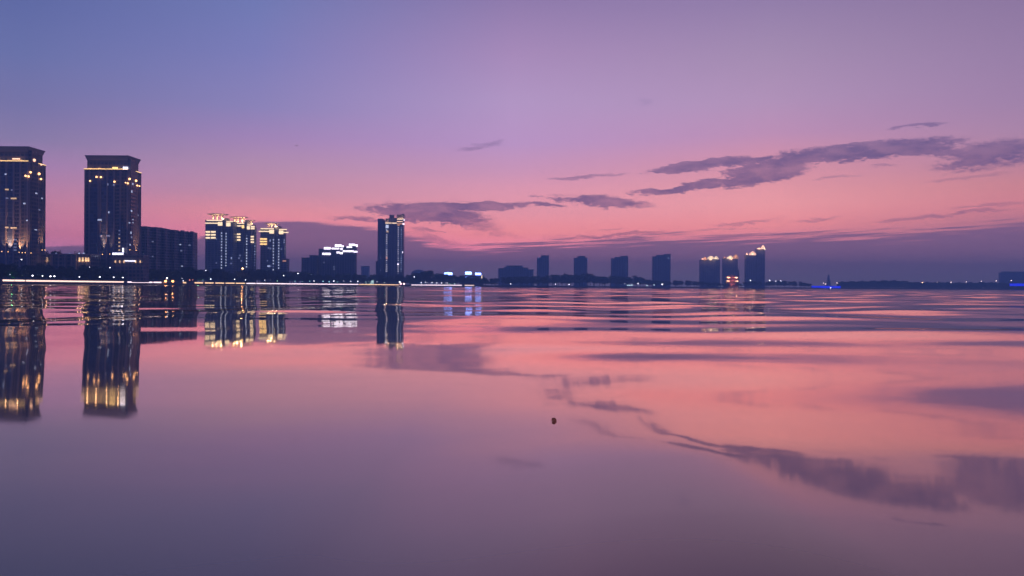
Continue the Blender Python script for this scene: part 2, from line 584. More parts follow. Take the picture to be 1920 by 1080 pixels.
def wave_field(X, Y, spac, spx, seed):
    rng = np.random.default_rng(seed)
    H = np.zeros_like(X)
    d = np.sqrt(X * X + Y * Y)
    # long calm swell, short wind ripple; both settle close to the shore where the camera lies
    rt = np.clip((X + 0.4) / 1.4, 0, 1)
    far = np.clip((d - 2.5) / 14.0, 0, 1)
    calm = {'swell': 0.20 + 0.2 * rt + 0.5 * far, 'mid': 0.18 + 0.62 * rt * np.clip((d - 1.6) / 1.6, 0, 1) + 0.6 * far,
            'short': 0.08 + 0.10 * rt + 0.8 * far, 'cross': 0.30 + 0.75 * np.clip((d - 2.2) / 2.5, 0, 1)}
    for lam0, lam1, cnt, slope, axis, spread, kind in ((7.0, 18.0, 12, 0.0065, 90, 28, 'swell'), (2.0, 6.5, 20, 0.0120, 90, 30, 'mid'),
                                                       (0.9, 2.0, 22, 0.0055, 90, 38, 'short'), (3.5, 8.0, 8, 0.016, 4, 9, 'cross')):
        near = calm[kind]
        for i in range(cnt):
            lam = lam0 * (lam1 / lam0) ** rng.random()
            k = 2 * math.pi / lam
            a = math.radians(axis + rng.normal() * spread)
            kx, ky = k * math.cos(a), k * math.sin(a)
            sl = slope * math.sqrt(2.0 / cnt) * (0.6 + 0.8 * rng.random())
            amp = sl / k
            ph = rng.random() * 2 * math.pi
            w = np.clip(lam / (np.maximum(spac * abs(math.sin(a)), spx * abs(math.cos(a))) * 4.0) - 0.5, 0, 1)
            px_, py_ = rng.normal(0, 0.05, 2)          # patches of wind
            pch = near * (0.75 + 0.45 * np.sin(X * px_ + Y * py_ * 1.5 + rng.random() * 6.28))
            H += w * pch * amp * np.sin(kx * X + ky * Y + ph)
    return H


def near_swell(X, Y):
    """the last low waves before the camera: height from slope along the view, over the left and the right water"""
    out = []
    for tab in (((0.0, 0), (4.1, 0), (8.3, 0), (10.0, -.004), (11.0, -.008), (12.7, -.018), (16.1, -.030), (19.0, -.036), (40.0, -.030), (60, 0), (90, 0)),
                ((0.0, 0), (2.0, 0), (3.6, -.002), (5.0, -.007), (5.8, -.012), (7.2, -.024), (8.6, -.036), (9.5, -.042), (10.2, -.034), (11.0, -.021),
                 (12.1, -.024), (13.4, -.030), (16.1, -.036), (19.0, -.038), (40.0, -.030), (60, 0), (90, 0))):
        ys = np.arange(40.0, -8.0, -0.01)
        z = np.zeros_like(ys)
        zz_ = 0.0
        for i, y in enumerate(ys):
            th = math.degrees(math.atan2(CAMH - zz_, y)) if y > 0.02 else 90.0
            s = float(np.interp(th, [a for a, b_ in tab], [b_ for a, b_ in tab]))
            zz_ -= s * 0.01
            z[i] = zz_
        out.append(np.interp(Y, ys[::-1], z[::-1]))
    t = np.clip((X + 0.35) / 0.9, 0, 1)
    t = t * t * (3 - 2 * t)
    return out[0] * (1 - t) + out[1] * t


def make_water():
    oy = -4.0
    nr, nc = 1500, 420
    r = np.geomspace(3.6, 6500.0, nr)
    th = np.concatenate([np.linspace(-75, -36, 30, endpoint=False), np.linspace(-36, 36, nc), np.linspace(36, 75, 31)[1:]])
    th = np.radians(th)
    nc = len(th)
    RR, TH = np.meshgrid(r, th, indexing='ij')
    X = RR * np.sin(TH)
    Y = oy + RR * np.cos(TH)
    spac = RR * (math.log(6500.0 / 3.6) / nr)
    spx = RR * math.radians(72.0 / 420)
    H = wave_field(X, Y, spac, spx, WAVE_SEED) + near_swell(X, Y)
    global WATER
    WATER = (X, Y, H)
    co = np.stack([X, Y, H], axis=-1).reshape(-1, 3).astype(np.float32)
    ii, jj = np.meshgrid(np.arange(nr - 1), np.arange(nc - 1), indexing='ij')
    a = (ii * nc + jj).ravel()
    quads = np.stack([a, a + 1, a + nc + 1, a + nc], axis=-1)
    quads = quads.astype(np.int32)
    me = bpy.data.meshes.new('lake_water')
    me.vertices.add(len(co))
    me.vertices.foreach_set('co', co.ravel())
    nq = len(quads)
    me.loops.add(nq * 4)
    me.loops.foreach_set('vertex_index', quads.ravel())
    me.polygons.add(nq)
    me.polygons.foreach_set('loop_start', np.arange(nq, dtype=np.int32) * 4)
    me.polygons.foreach_set('use_smooth', np.ones(nq, dtype=bool))
    me.update()
    me.validate()
    me.materials.append(M['water'])
    o = bpy.data.objects.new('lake_water', me)
    COL.objects.link(o)
    structure(o)


make_water()

# ------------------------------------------------------------------ land
bm = bmesh.new()
prev_row = None
pxs = list(range(-640, 2561, 40))
for px in pxs:
    d0 = shore(px) + 0.6
    u = (px - 960) / F
    row = []
    for t in (0.0, 0.02, 0.06, 0.15, 0.35, 1.0):
        dd = d0 + (4400 - d0) * t
        z = GZ + (R.uniform(-0.25, 0.25) if t > 0.02 else 0)
        row.append(bm.verts.new((u * dd, dd, z)))
    if prev_row:
        for i in range(len(row) - 1):
            bm.faces.new((prev_row[i], row[i], row[i + 1], prev_row[i + 1]))
    prev_row = row
me = bpy.data.meshes.new('ground')
bmesh.ops.recalc_face_normals(bm, faces=bm.faces)
bm.to_mesh(me)
bm.free()
me.materials.append(M['ground'])
o = bpy.data.objects.new('ground', me)
COL.objects.link(o)
structure(o)


def wall_run(bmw, p0, p1, z0, z1, off=0.0, thick=0.8, step=20):
    """a wall that follows the shore between two photo columns"""
    n = max(2, int((p1 - p0) / step) + 1)
    prev_ = None
    for i in range(n + 1):
        px = p0 + (p1 - p0) * i / n
        u = (px - 960) / F
        D0 = shore(px) - off
        cs = [bmw.verts.new((u * D0, D0, z0)), bmw.verts.new((u * D0, D0, z1)),
              bmw.verts.new((u * (D0 + thick), D0 + thick, z1)), bmw.verts.new((u * (D0 + thick), D0 + thick, z0))]
        if prev_:
            for k in range(4):
                bmw.faces.new((prev_[k], cs[k], cs[(k + 1) % 4], prev_[(k + 1) % 4]))
        else:
            bmw.faces.new(cs)
        prev_ = cs
    bmw.faces.new(prev_[::-1])


emb = thing('embankment_wall', 'long low stone lakeside wall carrying a glowing strip of light under the left treeline', 'wall', wpt(300, 534, 850))
q = MB(); wall_run(q.bm, -640, 892, -0.6, 3.5); q.build('wall', 'rock', emb)
q = MB(); wall_run(q.bm, -640, 892, 3.502, 3.62, 0.15, 1.1); q.build('coping', 'trim', emb)
for p0, p1, z0, z1, mm in ((-300, 47, 2.25, 3.35, 'strip'), (48, 232, 2.25, 3.35, 'strip'), (239, 303, 2.2, 3.35, 'stripw'),
                           (343, 460, 2.2, 3.4, 'stripg'), (460.5, 672, 2.1, 3.4, 'stripw'), (673.5, 748, 2.0, 3.4, 'stripg'),
                           (764, 866, 1.9, 3.4, 'stripw'), (871, 889, 1.9, 3.3, 'strip')):
    q = MB(); wall_run(q.bm, p0, p1, z0, z1, 0.12, 0.118); q.build('light_strip', mm, emb)
q = MB(); wall_run(q.bm, 892.5, 2560, -0.6, 2.9)
tag(q.build('lakeside_wall', 'rock'), 'unlit low stone wall along the far shore in the right half', 'wall')


# ------------------------------------------------------------------ the two tall stone towers on the left
def big_tower(D, x0, x1, ytop, label, lamps, wins, ups, extra):
    """stone tower: shaft, corner piers, glazed bays, crown with cornice, floodlit ledge.
    Photo columns x0..x1 are the front; the right side runs back 26 m."""
    dep = 26.0
    sx = lambda p: (p - 960) / F * D
    sz = lambda y, p=None: CAMH + (hy(p if p is not None else x1) - y) / F * D
    H = sz(ytop)
    t = thing('stone_tower', label, 'tower', (sx((x0 + x1) / 2), D + dep / 2, GZ))
    X0, X1 = sx(x0), sx(x1)
    zl = H - 13.0                      # ledge
    MB().box(X0, X1, D, D + dep, GZ, zl).build('shaft', 'stone', t)
    # crown, set back a little
    MB().box(X0 + 1.6, X1 - 1.6, D + 1.2, D + dep - 1.2, zl + 0.002, H - 2.2).build('crown', 'stone', t)
    c = MB()
    cx, cy = (X0 + X1) / 2, D + dep / 2
    hw, hd = (X1 - X0) / 2, dep / 2
    c.frust((cx, cy), H - 4.6, H - 1.0, hw - 1.5, hd - 1.1, hw - 0.3, hd + 0.1)
    c.frust((cx, cy), H - 0.998, H, hw, hd + 0.4, hw, hd + 0.4)
    c.build('cornice', 'trim', t)
    MB().box(X0 - 0.7, X1 + 0.7, D - 0.9, D + dep + 0.5, zl - 1.0, zl - 0.2).build('ledge', 'trim', t)
    # central bay of the right side climbs past the ledge
    MB().box(X1 - 2.0, X1 + 1.1, D + 2.4, D + 13.0, GZ, H - 3.2).build('side_bay', 'stone', t)
    # glazed bays and piers of the front
    W = X1 - X0
    for f0, f1 in ((0.13, 0.30), (0.38, 0.50), (0.54, 0.66)):
        g_ = MB().box(X0 + f0 * W, X0 + f1 * W, D - 0.35, D + 0.2, GZ + 12, zl - 6.5).build('glazed_bay', 'curtain', t)
    for f0, f1 in ((0.0, 0.035), (0.095, 0.13), (0.30, 0.335), (0.345, 0.38), (0.50, 0.54), (0.66, 0.70), (0.80, 0.835), (0.965, 1.0)):
        MB().box(X0 + f0 * W, X0 + f1 * W, D - 0.9, D + 0.3, GZ + 10, zl - 1.05).build('pier', 'trim', t)
    for y0 in (0.3, 13.6, 21.5, 24.9):
        MB().box(X1 - 0.3, X1 + 0.7, D + y0, D + y0 + 1.1, GZ + 10, zl - 1.05).build('pier', 'trim', t)
    # balconies up the dark bay
    q = MB()
    z = GZ + 14
    while z < zl - 8:
        q.box(X0 + 0.71 * W, X0 + 0.79 * W, D - 0.8, D + 0.1, z, z + 0.9)
        z += 3.5
    structure(q.build('balcony', 'trim', t), 'stuff')
    # floodlit ledge
    MB().box(X0 - 0.7, X1 - 0.1, D - 1.0, D - 0.55, zl - 0.15, zl + 0.35).build('light_strip', 'gold', t)
    MB().box(X1 + 0.3, X1 + 0.75, D + 14, D + dep + 0.5, zl - 0.15, zl + 0.30).build('light_strip', 'gold', t)
    MB().box(X0 + 1, X0 + 0.45 * W, D + 0.7, D + 1.1, zl, zl + 0.9).build('light_strip', 'amberdim', t)
    for f in (0.12, 0.32, 0.56, 0.82):
        light('floodlight', 'POINT', (X0 + f * W, D + 0.2, zl + 0.9), (1.0, 0.55, 0.25), 160, t, size=0.3)
    for px, py, r_, mm in lamps:
        p = wpt(px, py, D - 1.6)
        if px > x1:
            p = side_pt(px, py, X1 + 1.6)
        MB().ball(p, r_, 2).build('wall_lamp', mm, t, True)
    for px, py, w, h, mm in wins:
        hw_, hh = w / 2 / F * D, h / 2 / F * D
        if px > x1:
            p = side_pt(px, py, X1 + 1.2)
            MB().box(p.x - 0.3, p.x, p.y - hw_ * 2.2, p.y + hw_ * 2.2, p.z - hh, p.z + hh).build('lit_window', mm, t)
        else:
            p = wpt(px, py, D - 1.0)
            MB().box(p.x - hw_, p.x + hw_, D - 1.0, D - 0.4, p.z - hh, p.z + hh).build('lit_window', mm, t)
    for px, py, watts, tall in ups:
        if px > x1:
            p = side_pt(px, py, X1 + 2.6)
            o_ = light('uplight', 'SPOT', p, (1.0, 0.52, 0.26), watts * 22, t, (0, 0, 0), 0.25, tall)
            aim(o_, Vector((X1 + 0.7, p.y, p.z + 13)))
            MB().ball(p + Vector((1.0, 0, -0.5)), 0.35).build('uplight_lamp', 'amber', t)
        else:
            p = wpt(px, py, D - 2.6)
            o_ = light('uplight', 'SPOT', p, (1.0, 0.52, 0.26), watts * 22, t, (0, 0, 0), 0.25, tall)
            aim(o_, Vector((p.x, D - 0.7, p.z + 13)))
            MB().ball(p + Vector((0, -1.0, -0.5)), 0.35).build('uplight_lamp', 'amber', t)
    if extra:
        extra(t, D, sx, sz, X0, X1)
    return t


def side_pt(px, py, X):
    """a point on a plane x = X seen at a photo pixel"""
    D = X * F / (px - 960.0)
    return wpt(px, py, D)


def aim(o, target):
    o.rotation_euler = (target - (parent_world(o.parent) + Vector(o.location))).to_track_quat('-Z', 'Y').to_euler()



zA = lambda x, y: (x / 8.0, 265 + y / 8.0)
zB = lambda x, y: (150 + x / 9.0, 280 + y / 9.0)
zA2 = lambda x, y: (x / 9.0, 400 + y / 9.0)
zB2 = lambda x, y: (150 + x / 8.31, 400 + y / 8.31)

lampsA = [(*zA(x, y), r_, mm) for x, y, r_, mm in ((505, 283, 1.3, 'lantern'), (450, 465, 0.9, 'amber'), (375, 517, 0.85, 'amber'), (420, 527, 0.85, 'amber'),
                                                  (578, 488, 1.1, 'amber'), (607, 566, 0.9, 'amber'), (612, 350, 0.8, 'lantern'))]
winsA = [(*zA(x, y), w, h, mm) for x, y, w, h, mm in ((75, 492, 3.5, 2.4, 'coolwin'), (92, 722, 6, 2.6, 'warmwin'), (167, 730, 3, 2, 'dimwin'), (95, 852, 4, 2.4, 'dimwin'),
         (195, 856, 10, 2.6, 'warmwin'), (355, 932, 3.4, 2.6, 'coolwin'), (540, 780, 3, 2.6, 'coolwin'), (627, 855, 2, 2.2, 'coolwin'), (588, 1028, 2.5, 2.4, 'dimwin'),
         (230, 262, 14, 2.2, 'lantern'))]
winsA += [(*zA2(x, y), w, h, mm) for x, y, w, h, mm in ((448, 120, 3.2, 2.2, 'coolwin'), (105, 237, 5.6, 2.6, 'warmwin'), (220, 244, 11, 2.4, 'warmwin'), (600, 277, 4, 1.8, 'coolwin'),
          (248, 445, 5, 2.4, 'dimwin'), (248, 515, 5, 2.4, 'dimwin'), (248, 570, 5, 2.4, 'dimwin'), (248, 620, 5, 2.4, 'dimwin'))]
upsA = [(*zA2(x, y), w, a) for x, y, w, a in ((40, 635, 900, 40), (145, 640, 5200, 48), (330, 650, 2600, 50), (385, 655, 700, 30), (435, 655, 800, 30), (500, 660, 1000, 40),
                                             (690, 610, 700, 30), (738, 610, 1400, 40))]
big_tower(750.0, -33, 53, 274.5, 'tall stone tower cut by the left frame edge, warm uplights along its foot', lampsA, winsA, upsA, None)

lampsB = [(*zB(x, y), r_, mm) for x, y, r_, mm in ((160, 533, 0.75, 'amber'), (268, 466, 0.85, 'amber'), (343, 468, 0.85, 'amber'), (573, 546, 0.85, 'amber'), (760, 562, 0.6, 'amber'),
          (798, 573, 0.8, 'amber'), (828, 500, 1.0, 'amber'), (938, 530, 1.05, 'amber'), (958, 611, 0.75, 'amber'), (995, 620, 0.65, 'amber'))]
winsB = [(*zB(x, y), w, h, mm) for x, y, w, h, mm in ((458, 592, 2, 4, 'dimwin'), (560, 600, 3, 4, 'dimwin'), (883, 585, 2.4, 3.4, 'coolwin'), (867, 712, 2.4, 4, 'coolwin'), (865, 1040, 2.4, 3.4, 'coolwin'),
         (478, 1062, 2, 3.4, 'coolwin'), (755, 316, 9, 4.4, 'board'), (580, 312, 10, 3, 'gold'))]
winsB += [(*zB2(x, y), w, h, mm) for x, y, w, h, mm in ((298, 102, 7, 3, 'coolwin'), (320, 350, 3.4, 3, 'dimwin'), (432, 350, 6, 3, 'dimwin'), (820, 97, 1.5, 2, 'coolwin'), (768, 148, 2.4, 2, 'coolwin'), (822, 146, 1.5, 2, 'coolwin'),
          (793, 302, 2, 4, 'coolwin'), (800, 372, 2.6, 3.4, 'dimwin'), (780, 490, 1.6, 3, 'coolwin'), (903, 32, 1.5, 2.4, 'dimwin'))]
winsB += [(*zB2(608, y), 3, 2.2, mm) for y, mm in ((270, 'dimwin'), (330, 'dimwin'), (390, 'warmwin'), (452, 'warmwin'), (512, 'warmwin'), (572, 'warmwin'))]
upsB = [(*zB2(x, y), w, a) for x, y, w, a in ((355, 632, 5500, 26), (468, 625, 1200, 26), (675, 640, 1800, 26), (708, 665, 1800, 26), (757, 560, 2200, 24), (862, 570, 1800, 24), (893, 680, 2800, 24), (928, 680, 2800, 24))]


def extraB(t, D, sx, sz, X0, X1):
    # entrance podium and the bright screen over it
    x0, x1, y0, y1, z0, z1 = B(205, 268, 479.5, D - 14, 13.5)
    MB().box(x0, x1, y0, y1, z0, z1).build('podium', 'stone', t)
    MB().box(x0 - 0.5, x1 + 0.5, y0 - 0.6, y1, z1 + 0.002, z1 + 0.8).build('podium_cornice', 'trim', t)
    for px in (216, 224, 232, 254, 262.5):
        p = wpt(px, 490.5, D - 14.5)
        MB().box(p.x - 0.45, p.x + 0.45, D - 14.6, D - 14.05, p.z - 1.2, p.z + 1.2).build('entrance_lamp', 'warmwin', t)
        light('entrance_glow', 'POINT', (p.x, D - 15.6, p.z), (1, 0.6, 0.35), 60, t)
    for px, py, w in ((236, 489, 1.2), (246.5, 489.3, 3.4)):
        p = wpt(px, py, D - 15)
        MB().box(p.x - w, p.x + w, D - 15, D - 14.1, p.z - 0.55, p.z + 0.55).build('canopy_light', 'white2', t)
    x0, x1, y0, y1, z0, z1 = B(210.5, 231, 474, D - 3, 1.2, py_bot=483)
    fr_ = MB().box(x0 - 0.4, x1 + 0.4, y0 + 0.1, y1, z0 - 0.4, z1 + 0.4).build('screen', 'dark', t)
    MB().box(x0, x1, y0 - 0.1, y0 + 0.098, z0, z1).build('screen_face', 'board', fr_)
    p0 = wpt(230.5, 474, D - 3.2)
    MB().box(p0.x - 0.7, p0.x + 0.5, D - 3.3, D - 2.7, p0.z + 0.5, p0.z + 4.5).build('light_fin', 'board', t)


big_tower(800.0, 158, 240, 291.5, 'tall stone tower with a bright white screen low on its front', lampsB, winsB, upsB, extraB)

# low colonnaded hall between the two towers
D = 770
t = thing('low_hall', 'low hall with warm lit arches between the two tall stone towers', 'building', wpt(115, 500, D))
x0, x1, y0, y1, z0, z1 = B(56, 170, 478, D, 18)
MB().box(x0, x1, y0, y1, z0, z1).build('wall', 'stone', t)
MB().box(x0 - 0.8, x1 + 0.8, y0 - 0.8, y1, z1 + 0.002, z1 + 1.1).build('roof', 'trim', t)
for px in (66, 76, 88, 98, 110, 122, 134, 143):
    p = wpt(px, 485, D)
    MB().box(p.x - 0.5, p.x + 0.5, D - 0.7, D + 0.1, GZ, z1).build('column', 'trim', t)
for px in (71, 88, 149, 155, 161, 165.5):
    p = wpt(px, 486.5, D)
    MB().box(p.x - 0.8, p.x + 0.8, D - 0.25, D + 0.1, p.z - 1.9, p.z + 1.2).lathe((p.x, D - 0.2), [(0.8, p.z + 1.2), (0.5, p.z + 1.9)], 10).build('lit_arch', 'warmwin', t)
    light('arch_glow', 'POINT', (p.x, D - 1.6, p.z - 1.2), (1, 0.58, 0.28), 170, t)
for px, mm in ((148, 'coolwin'), (156.5, 'cyan2'), (130, 'dimwin'), (105, 'dimwin')):
    p = wpt(px, 475.5, D)
    MB().ball(p, 0.9, 2).build('roof_lamp', mm if mm != 'cyan2' else 'coolwin', t, True)

# long slab of flats
D = 930
t = thing('apartment_slab', 'long dark apartment slab right of the tower with the white screen', 'building', wpt(316, 500, D))
n = 6
pxs = np.linspace(258, 361.5, n + 1)
tops = (426, 427.5, 430, 432.5, 435, 437)
q = MB()
for i in range(n):
    Di = D + i * 14
    x0, x1, y0, y1, z0, z1 = B(pxs[i], pxs[i + 1] + 0.05, tops[i], Di, 14)
    q.box(x0, x1, y0, y1, z0, z1)
q.build('wall', 'plain', t)
for i in range(n):
    Di = D + i * 14
    x0, x1, y0, y1, z0, z1 = B(pxs[i], pxs[i + 1], tops[i], Di, 14)
    w = x1 - x0
    MB().box(x0 + 0.02 * w, x1 - 0.02 * w, Di - 0.5, Di + 14.2, z1 + 0.002, z1 + 1.1).build('parapet', 'trim', t)
    q = MB()
    for k in range(4):
        q.box(x0 + (0.12 + 0.22 * k) * w, x0 + (0.22 + 0.22 * k) * w, Di - 1.2, Di - 0.002, z0 + 5, z1 - 1.5)
    structure(q.build('balcony_stack', 'plain', t), 'stuff')
for px, w in ((298, 3), (338, 3), (348, 2.6), (356, 3.5)):
    i = min(n - 1, int((px - 258) / (103.5 / n)))
    x0, x1, y0, y1, z0, z1 = B(px, px + w, tops[i] - 3.4, D + i * 14 + 6, 7, py_bot=tops[i] - 0.3)
    MB().box(x0, x1, y0, y1, z0, z1).build('stair_head', 'plain', t)
for px, py, w, h, mm in ((298, 430, 2.2, 1.6, 'dimwin'), (285, 453, 3.4, 2.4, 'dimwin'), (314.5, 456, 3, 3, 'dimwin'), (337.3, 458.5, 2.6, 2.4, 'coolwin'), (350.5, 459, 2.4, 2.4, 'coolwin'), (355, 460, 4, 2.4, 'dimwin'),
                         (339.5, 470, 3.4, 3, 'dimwin'), (268, 480.5, 5.5, 3.4, 'dimwin'), (284.5, 481, 4, 2.2, 'dimwin'), (340.5, 499, 2.6, 1.8, 'coolwin'), (328.5, 498.5, 2, 1.8, 'dimwin'), (270, 492, 2.6, 2.6, 'coolwin')):
    i = max(0, min(n - 1, int((px - 258) / (103.5 / n))))
    Di = D + i * 14
    p = wpt(px, py, Di - 1.3)
    hw, hh = w / 2 / F * Di, h / 2 / F * Di
    MB().box(p.x - hw, p.x + hw, Di - 1.35, Di - 0.01, p.z - hh, p.z + hh).build('lit_window', mm, t)


# ------------------------------------------------------------------ gold-crowned tower trio
def disc_roof(t, cx, cyD, D, px0, px1, py, pillar_bot):
    """flying saucer-like pergola roof on lit splayed legs"""
    pc = (px0 + px1) / 2
    p = wpt(pc, py, D + 6)
    r_ = (px1 - px0) / 2 / F * (D + 6)
    zb = wpt(pc, pillar_bot, D + 6).z
    MB().lathe((p.x, p.y), [(r_ * 0.75, p.z - 0.9), (r_, p.z - 0.35), (r_, p.z + 0.25), (r_ * 0.2, p.z + 0.5)], 24).build('disc_roof', 'paleroof', t)
    for k in (-0.42, -0.05, 0.42):
        cxk = p.x + k * r_
        MB().frust((cxk, p.y - 1.0), zb, p.z - 0.95, 0.7, 0.7, 1.5, 1.2).build('roof_leg', 'paleroof', t)
        light('roof_glow', 'POINT', (cxk + 1.4, p.y - 3.5, zb + 1.2), (1.0, 0.66, 0.34), 1900, t)
        MB().ball((cxk + 1.4, p.y - 5.0, zb + 0.4), 0.45).build('roof_lamp', 'amber', t)
    light('roof_glow', 'POINT', (p.x + 0.5 * r_, p.y - 2.5, zb + 1.2), (1.0, 0.66, 0.34), 2600, t)


def bars(t, D, items, name='light_band', off=0.8):
    for px0, px1, py, h, mm in items:
        x0, x1, y0, y1, z0, z1 = B(px0, px1, py - h / 2, D - off, off - 0.02, py_bot=py + h / 2)
        MB().box(x0, x1, y0, y1, z0, z1).build(name, mm, t)


def dots(t, D, px, y0, y1, step, w, h, mm, jitter=0.0, off=0.7):
    y = y0
    i = 0
    while y <= y1:
        m_ = mm if R.random() > jitter else 'dimwin'
        p = wpt(px, y, D)
        hw, hh = w / 2 / F * D, h / 2 / F * D
        MB().box(p.x - hw, p.x + hw, D - off, D - 0.02, p.z - hh, p.z + hh).build('lit_window', m_, t)
        y += step


def wing(t, px0, px1, top, D, dep, m_='dusk', name='wing'):
    x0, x1, y0, y1, z0, z1 = B(px0, px1, top, D, dep)
    o_ = MB().box(x0, x1, y0, y1, z0, z1).build(name, m_, t)
    MB().box(x0 - 0.4, x1 + 0.4, y0 - 0.4, y1 + 0.4, z1 + 0.002, z1 + 1.0).build('parapet', 'trim', o_)
    return o_


D = 1250
t = thing('gold_crowned_tower', 'left tower of the gold lit pair, with six lit windows at its upper left', 'tower', wpt(405, 500, D))
wing(t, 384.3, 416.5, 413.5, D, 22)
wing(t, 416.5, 423.5, 410, D + 4, 16, name='core')
wing(t, 423.5, 436, 415.5, D, 22)
bars(t, D, [(386.7, 416, 413.2, 1.7, 'cream'), (383.9, 408, 418.4, 1.8, 'cream'), (408, 416, 419.6, 6.6, 'cream'), (424, 436, 415.4, 1.6, 'cream'), (423.5, 431.3, 420.8, 6.8, 'cream')])
for y in (434.7, 440.1, 445.8):
    bars(t, D, [(385, 393, y, 2.9, 'cream'), (394.9, 403.4, y, 2.9, 'cream')], 'lit_window')
bars(t, D, [(432.5, 434.3, 484, 3.6, 'coolwin'), (431.5, 434.8, 494, 3, 'dimwin'), (404.2, 406, 448.5, 2.6, 'dimwin'), (404, 406, 493, 2.2, 'dimwin')], 'lit_window')
dots(t, D, 415.2, 437, 503, 5.45, 1.8, 1.9, 'coolwin2', 0.1)
dots(t, D, 423.4, 438, 499, 5.45, 1.8, 1.9, 'coolwin2', 0.15, 0.4)
disc_roof(t, 0, 0, D, 389, 427, 402, 411.5)


D = 1270
t = thing('gold_crowned_tower', 'right tower of the gold lit pair, its stepped crown falling to the right', 'tower', wpt(459, 500, D))
wing(t, 436.2, 457, 418.5, D, 22)
wing(t, 457, 462.4, 415, D + 4, 16, name='core')
wing(t, 462.4, 470.5, 421.5, D, 22)
wing(t, 470.5, 477.4, 428, D + 8, 8)
bars(t, D, [(436.4, 457, 418.7, 1.7, 'cream'), (432.6, 439, 421.6, 1.6, 'gold'), (438, 452.6, 423.6, 1.8, 'cream'), (452.6, 457, 425, 5.6, 'gold'), (462.8, 470.4, 421.7, 1.7, 'cream'),
            (462.3, 467.6, 427, 6, 'cream'), (469.6, 476.5, 425, 2.6, 'cream'), (469.6, 476.5, 428.6, 2.8, 'cream')])
for y in (439.2, 444.6, 449.9):
    bars(t, D, [(436.4, 438.9, y, 2.8, 'cream'), (440.3, 450, y, 2.8, 'cream')], 'lit_window')
for y in (443.7, 448.9, 454):
    bars(t, D, [(469.6, 475.2, y, 2.7, 'cream')], 'lit_window')
bars(t, D, [(448, 451, 479, 3, 'dimwin'), (446, 449, 484, 3, 'dimwin'), (451, 453.5, 489, 3, 'dimwin')], 'lit_window')
dots(t, D, 462.2, 442, 501, 5.3, 1.8, 2.2, 'coolwin2', 0.25)
dots(t, D, 477.6, 456, 501, 5.2, 1.6, 2.0, 'coolwin', 0.5)
disc_roof(t, 0, 0, D, 430, 464, 407.5, 417)
disc_roof(t, 0, 0, D + 10, 455, 478, 413.5, 423)

D = 1290
t = thing('gold_crowned_tower', 'gold crowned tower standing alone, right of the gold lit pair', 'tower', wpt(512, 500, D))
wing(t, 487.8, 513, 428.6, D, 22)
wing(t, 513, 522, 425, D + 4, 16, name='core')
wing(t, 522, 533.2, 430, D, 9)
bars(t, D, [(487.7, 513, 428.8, 1.7, 'cream'), (484.5, 504.4, 433.8, 1.8, 'cream'), (504.5, 512.8, 434.5, 6.6, 'cream'), (522.4, 537, 430.3, 1.7, 'cream'), (522.2, 530.2, 435.6, 6.6, 'cream'),
            (530.6, 540.2, 435.8, 1.9, 'cream')])
for y in (448, 452.8, 457.7):
    bars(t, D, [(487, 492.4, y, 2.7, 'gold'), (493.2, 499.8, y, 2.7, 'gold')], 'lit_window')
dots(t, D, 512.4, 449.6, 509, 5.6, 1.8, 1.9, 'coolwin2', 0.1)
dots(t, D, 522.3, 449.6, 504, 5.3, 1.8, 1.9, 'coolwin2', 0.1)
bars(t, D, [(505.2, 506.8, 451, 3.4, 'coolwin'), (501.5, 504, 465, 3, 'dimwin'), (505, 508, 466, 3, 'dimwin'), (526, 528.5, 467, 3, 'dimwin'), (500, 502, 489, 2.6, 'dimwin'), (501, 506, 499, 3.2, 'coolwin'),
            (504, 508, 499.3, 2.6, 'dimwin'), (531.6, 532.8, 450, 2.4, 'coolwin'), (531.6, 532.8, 454.5, 2.4, 'coolwin')], 'lit_window')
disc_roof(t, 0, 0, D, 495.5, 524.5, 419.6, 426)

# orange lit block and little kiosk by the trio
D = 1240
t = thing('low_block', 'small dark block with one warm window right of the lone gold crowned tower', 'building', wpt(532, 500, D))
wing(t, 527, 537.5, 486, D, 14, 'plain', 'wall')
bars(t, D, [(529.5, 536, 489.2, 1.8, 'amberdim2')], 'lit_window')

# ------------------------------------------------------------------ white lit hotel and its dark neighbour
D = 1420
t = thing('dark_block', 'unlit block left of the building with white lit roof bars', 'building', wpt(580, 505, D))
wing(t, 565, 580, 484, D, 26, 'plain', 'wall')
wing(t, 580, 593.5, 479.5, D + 3, 26, 'plain', 'wall')
D = 1430
t = thing('hotel_block', 'dark stepped block crowned by white light bars', 'building', wpt(632, 505, D))
for a, b_, tp in ((597, 619.5, 467.6), (619.5, 642.4, 468), (642.4, 666, 464.5)):
    wing(t, a, b_, tp, D, 14, 'plain')
wing(t, 625.5, 645, 462.8, D + 8, 14, 'plain', 'roof_house')
wing(t, 652, 667, 462, D + 6, 8, 'plain', 'roof_house')
bars(t, D, [(607, 619.4, 465.4, 4.4, 'roofwhite'), (621.4, 635.5, 466, 3, 'roofwhite'), (637.9, 641.8, 466.8, 3.4, 'roofwhite'), (649.5, 659.4, 463.3, 2.7, 'roofwhite'),
            (642.3, 663, 471.0, 3, 'roofwhite'), (663, 669.8, 472.0, 3, 'roofwhite'), (604, 619.2, 476, 3.8, 'roofwhite'), (630.5, 637, 473.4, 3.4, 'roofwhite'), (637, 642.3, 474.6, 3.4, 'roofwhite')])
bars(t, D + 7, [(627.3, 640, 460.4, 4.2, 'roofwhite'), (640, 644, 462, 3.4, 'roofwhite'), (653.8, 664, 459.2, 4.6, 'roofwhite'), (664, 670, 460.6, 4.6, 'roofwhite')])
bars(t, D, [(624.5, 627.5, 500.5, 1.6, 'dimwin'), (624.5, 627.5, 504.5, 1.6, 'dimwin'), (606, 608, 492, 2, 'dimwin')], 'lit_window')

